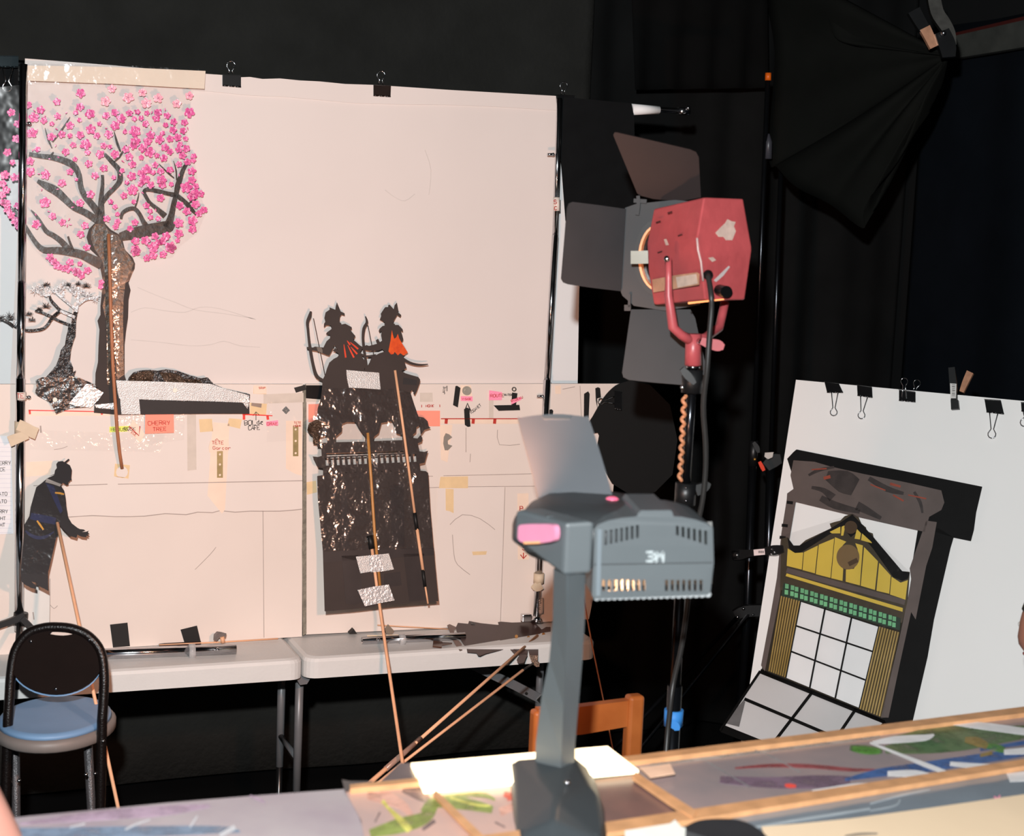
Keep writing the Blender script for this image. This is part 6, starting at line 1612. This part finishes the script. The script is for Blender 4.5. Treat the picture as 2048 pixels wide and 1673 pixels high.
bm = B(); limb(bm, [(1532, 934, 20), (1548, 922, 26), (1562, 918, 18)], Pl(at(1545, 925, 5.27), (0, -1, 0)), .03); obj('collar', bm, m_bplast, t)
rod('lower_tube', [at(1541, 925, 5.3), at(1536, 1130, 5.3), V((at(1532, 1240, 5.3).x, 5.3, .02))], .0145, m_pole, t, 14)
flat('white_tag', [(1530, 906), (1547, 905), (1545, 915), (1536, 919), (1529, 914)], Pl(at(1540, 910, 5.22), (0, -1, 0)), M('torn white tape', (224, 214, 206), .6), t, .001)
bm = B(); limb(bm, [(1519, 924, 6), (1524, 934, 8), (1528, 942, 6)], Pl(at(1520, 930, 5.1), (0, -1, 0)), .004); o = obj('red_clip', bm, M('bright red plastic', (236, 66, 36), .4)); tag(o, 'small bright red clip hanging between the two corner stands', 'clip')
# hinged braces running down to the floor
t = thing('tripod_brace', 'hinged black brace with a bright edge running down behind the lamp stand', 'brace', V((at(1290, 1490, 4.75).x, 4.75, .3)))
h0 = at(1500, 1226, 5.05); h1 = at(1285, 1492, 4.75)
rod('brace_rod', [h0, h1, h1 + (h1 - h0) * .25], .0062, m_chrome, t, 10)
h2 = at(1478, 1232, 5.1); h3 = at(1290, 1432, 4.9)
rod('brace_rod', [h2, h3, h3 + (h3 - h2) * .35], .0075, m_pole, t, 10)
bm = B(); limb(bm, [(1470, 1232, 18), (1490, 1224, 22), (1530, 1222, 22)], Pl(at(1500, 1226, 5.04), (0, -1, 0)), .02); obj('hinge', bm, m_bplast, t)
for x, y, r_ in ((1475, 1235, .006), (1487, 1218, .005), (1506, 1230, .004)):
    bm = B(); ball(bm, at(x, y, 5.03), r_); obj('bolt', bm, m_chrome, t)
# ============================================================ people at the picture edges
m_skin = M('warm skin', (176, 118, 98), .5, var=.06, scale=14, spec=.35)
m_skin2 = M('fair skin', (196, 138, 122), .45, var=.06, scale=14, spec=.4)
m_hair = M('black hair', (14, 12, 12), .5, var=.2, scale=80, bump=.3, bscale=200, spec=.3)
m_shirt = M('black shirt', (16, 16, 17), .9, var=.1)
def skin_mesh(name, verts, edges, radii, mat, parent, root=0, sub=2):
    me = bpy.data.meshes.new(name)
    me.from_pydata([tuple(V(v)) for v in verts], edges, [])
    o = bpy.data.objects.new(name, me)
    col.objects.link(o)
    o.parent = parent
    if me.skin_vertices:
        sv = me.skin_vertices[0].data
    else:
        o.modifiers.new('skin', 'SKIN')
        sv = me.skin_vertices[0].data
    if not any(m.type == 'SKIN' for m in o.modifiers):
        o.modifiers.new('skin', 'SKIN')
    for i, r_ in enumerate(radii):
        sv[i].radius = (r_, r_) if not isinstance(r_, tuple) else r_
        sv[i].use_root = (i == root)
    o.modifiers['skin'].use_smooth_shade = True
    s_ = o.modifiers.new('smooth', 'SUBSURF')
    s_.levels = s_.render_levels = sub
    me.materials.append(mat)
    return o
# seated person with black hair, mostly beyond the right edge
hc = at(2124, 1272, 3.35)
t = thing('person', 'person with black hair and black shirt seated beyond the right picture edge', 'person', V((hc.x, hc.y + .05, 0)))
def L_(p):
    return V(p) - t.location
bm = B()
b2 = bmesh.new()
bmesh.ops.create_uvsphere(b2, u_segments=28, v_segments=22, radius=1)
fd = V((-.52, .85, 0)).normalized()         # where the face looks
sd_ = Z.cross(fd)
for v in b2.verts:
    a, b, c_ = v.co.x, v.co.y, v.co.z        # b forward
    fw = .098 + (.004 if c_ < 0 else 0)
    wd_ = .076 * (1 - .22 * max(0, -c_) ** 1.4)
    hh = .118
    p = fd * (b * fw - (.012 if c_ < -.4 else 0)) + sd_ * (a * wd_) + Z * (c_ * hh)
    # nose, brow, chin
    if b > .8 and abs(a) < .25:
        p += fd * (.016 * max(0, 1 - abs(c_ + .12) / .25) * (1 - abs(a) / .25))
    if b > .4 and c_ < -.75:
        p += fd * .012
    v.co = hc + p
for f in b2.faces:
    f.smooth = True
merge(bm, b2)
tube(bm, [hc - Z * .07 - fd * .02, hc - Z * .13 - fd * .03, hc - Z * .20 - fd * .04], [.055, .056, .08], 16)
obj('head', bm, m_skin, t)
bm = B()
b2 = bmesh.new()
bmesh.ops.create_uvsphere(b2, u_segments=28, v_segments=22, radius=1)
for v in b2.verts:
    a, b, c_ = v.co.x, v.co.y, v.co.z
    k_ = 1.0 if (b < .42 or c_ > .2) else .80
    v.co = hc + (fd * (b * .108 - .012) + sd_ * (a * .088) + Z * (c_ * .125 + .012)) * 1 * k_ + fd * (-.012 * (1 - k_) * 5)
for f in b2.faces:
    f.smooth = True
merge(bm, b2)
obj('hair', bm, m_hair, t)
for s_ in (-1, 1):
    bm = B(); ball(bm, hc + sd_ * (s_ * .074) - fd * .01 - Z * .01, .028, .35, .6, 1, 12); obj('ear', bm, m_skin, t)
    bm = B(); ball(bm, hc + fd * .080 + sd_ * (s_ * .030) + Z * .008, .0115, 1, 1, .7, 12); obj('eye', bm, M('eye white', (220, 215, 210), .2), t)
bm = B(); ball(bm, hc + fd * .083 - Z * .062, .02, .7, .7, .3, 12); obj('mouth', bm, M('lip', (150, 84, 78), .4), t)
base = hc - Z * .175 - fd * .045
tv = [base - Z * .50, base - Z * .28, base - Z * .08, base - Z * .0]
vv = list(tv)
ed = [(0, 1), (1, 2), (2, 3)]
rr = [(.15, .11), (.16, .11), (.16, .10), (.06, .055)]
for s_ in (-1, 1):
    i0 = len(vv)
    vv += [base - Z * .07 + sd_ * (s_ * .17), base - Z * .30 + sd_ * (s_ * .22), base - Z * .42 + sd_ * (s_ * .16) + fd * .16]
    rr += [.06, .048, .042]
    ed += [(2, i0), (i0, i0 + 1), (i0 + 1, i0 + 2)]
    i1 = len(vv)
    vv += [base - Z * .54 + sd_ * (s_ * .10), base - Z * .52 + sd_ * (s_ * .12) + fd * .38, V((base.x, base.y, .06)) + sd_ * (s_ * .12) + fd * .40]
    rr += [.085, .065, .045]
    ed += [(0, i1), (i1, i1 + 1), (i1 + 1, i1 + 2)]
skin_mesh('shirt_and_trousers', [L_(p) for p in vv], ed, rr, m_shirt, t)
# forearm with hand reaching in at the lower left corner
e_, wr = at(-122, 1478, 2.30), at(4, 1676, 2.20)
t = thing('person', "person's bare forearm and hand resting just inside the bottom left corner", 'person', wr)
def L_(p):
    return V(p) - t.location
ax = (wr - e_).normalized()
lat = ax.cross(Z).normalized()
up = lat.cross(ax)
if up.z < 0:
    up = -up
hand_dir = (ax + V((0, -.5, .1))).normalized()
kn = wr + hand_dir * .085
vv = [e_ - ax * .06, e_, e_.lerp(wr, .35), e_.lerp(wr, .75), wr, wr.lerp(kn, .5), kn]
rr = [.044, .043, .041, .034, (.030, .024), (.034, .018), (.038, .014)]
skin_mesh('forearm', [L_(p) for p in vv], [(i, i + 1) for i in range(6)], rr, m_skin2, t, 2)
for k, ln in enumerate((.066, .076, .080, .070)):
    b0 = kn + lat * ((k - 1.5) * .019) - hand_dir * .012
    d1 = (hand_dir - up * .25).normalized(); d2 = (hand_dir - up * .75).normalized()
    p1 = b0 + hand_dir * ln * .5; p2 = p1 + d1 * ln * .33; p3 = p2 + d2 * ln * .27
    skin_mesh('finger', [L_(p) for p in (b0, p1, p2, p3)], [(0, 1), (1, 2), (2, 3)], [.0095, .009, .008, .0068], m_skin2, t, 0)
th0 = wr + hand_dir * .025 - lat * .024
th1 = th0 + (hand_dir * .6 - lat * .7).normalized() * .045
th2 = th1 + (hand_dir * .9 - lat * .25).normalized() * .032
skin_mesh('thumb', [L_(p) for p in (th0, th1, th2)], [(0, 1), (1, 2)], [.013, .010, .008], m_skin2, t, 0)
rod('sleeve', [e_ - ax * .16, e_ - ax * .02], [.055, .052], m_shirt, t, 16)
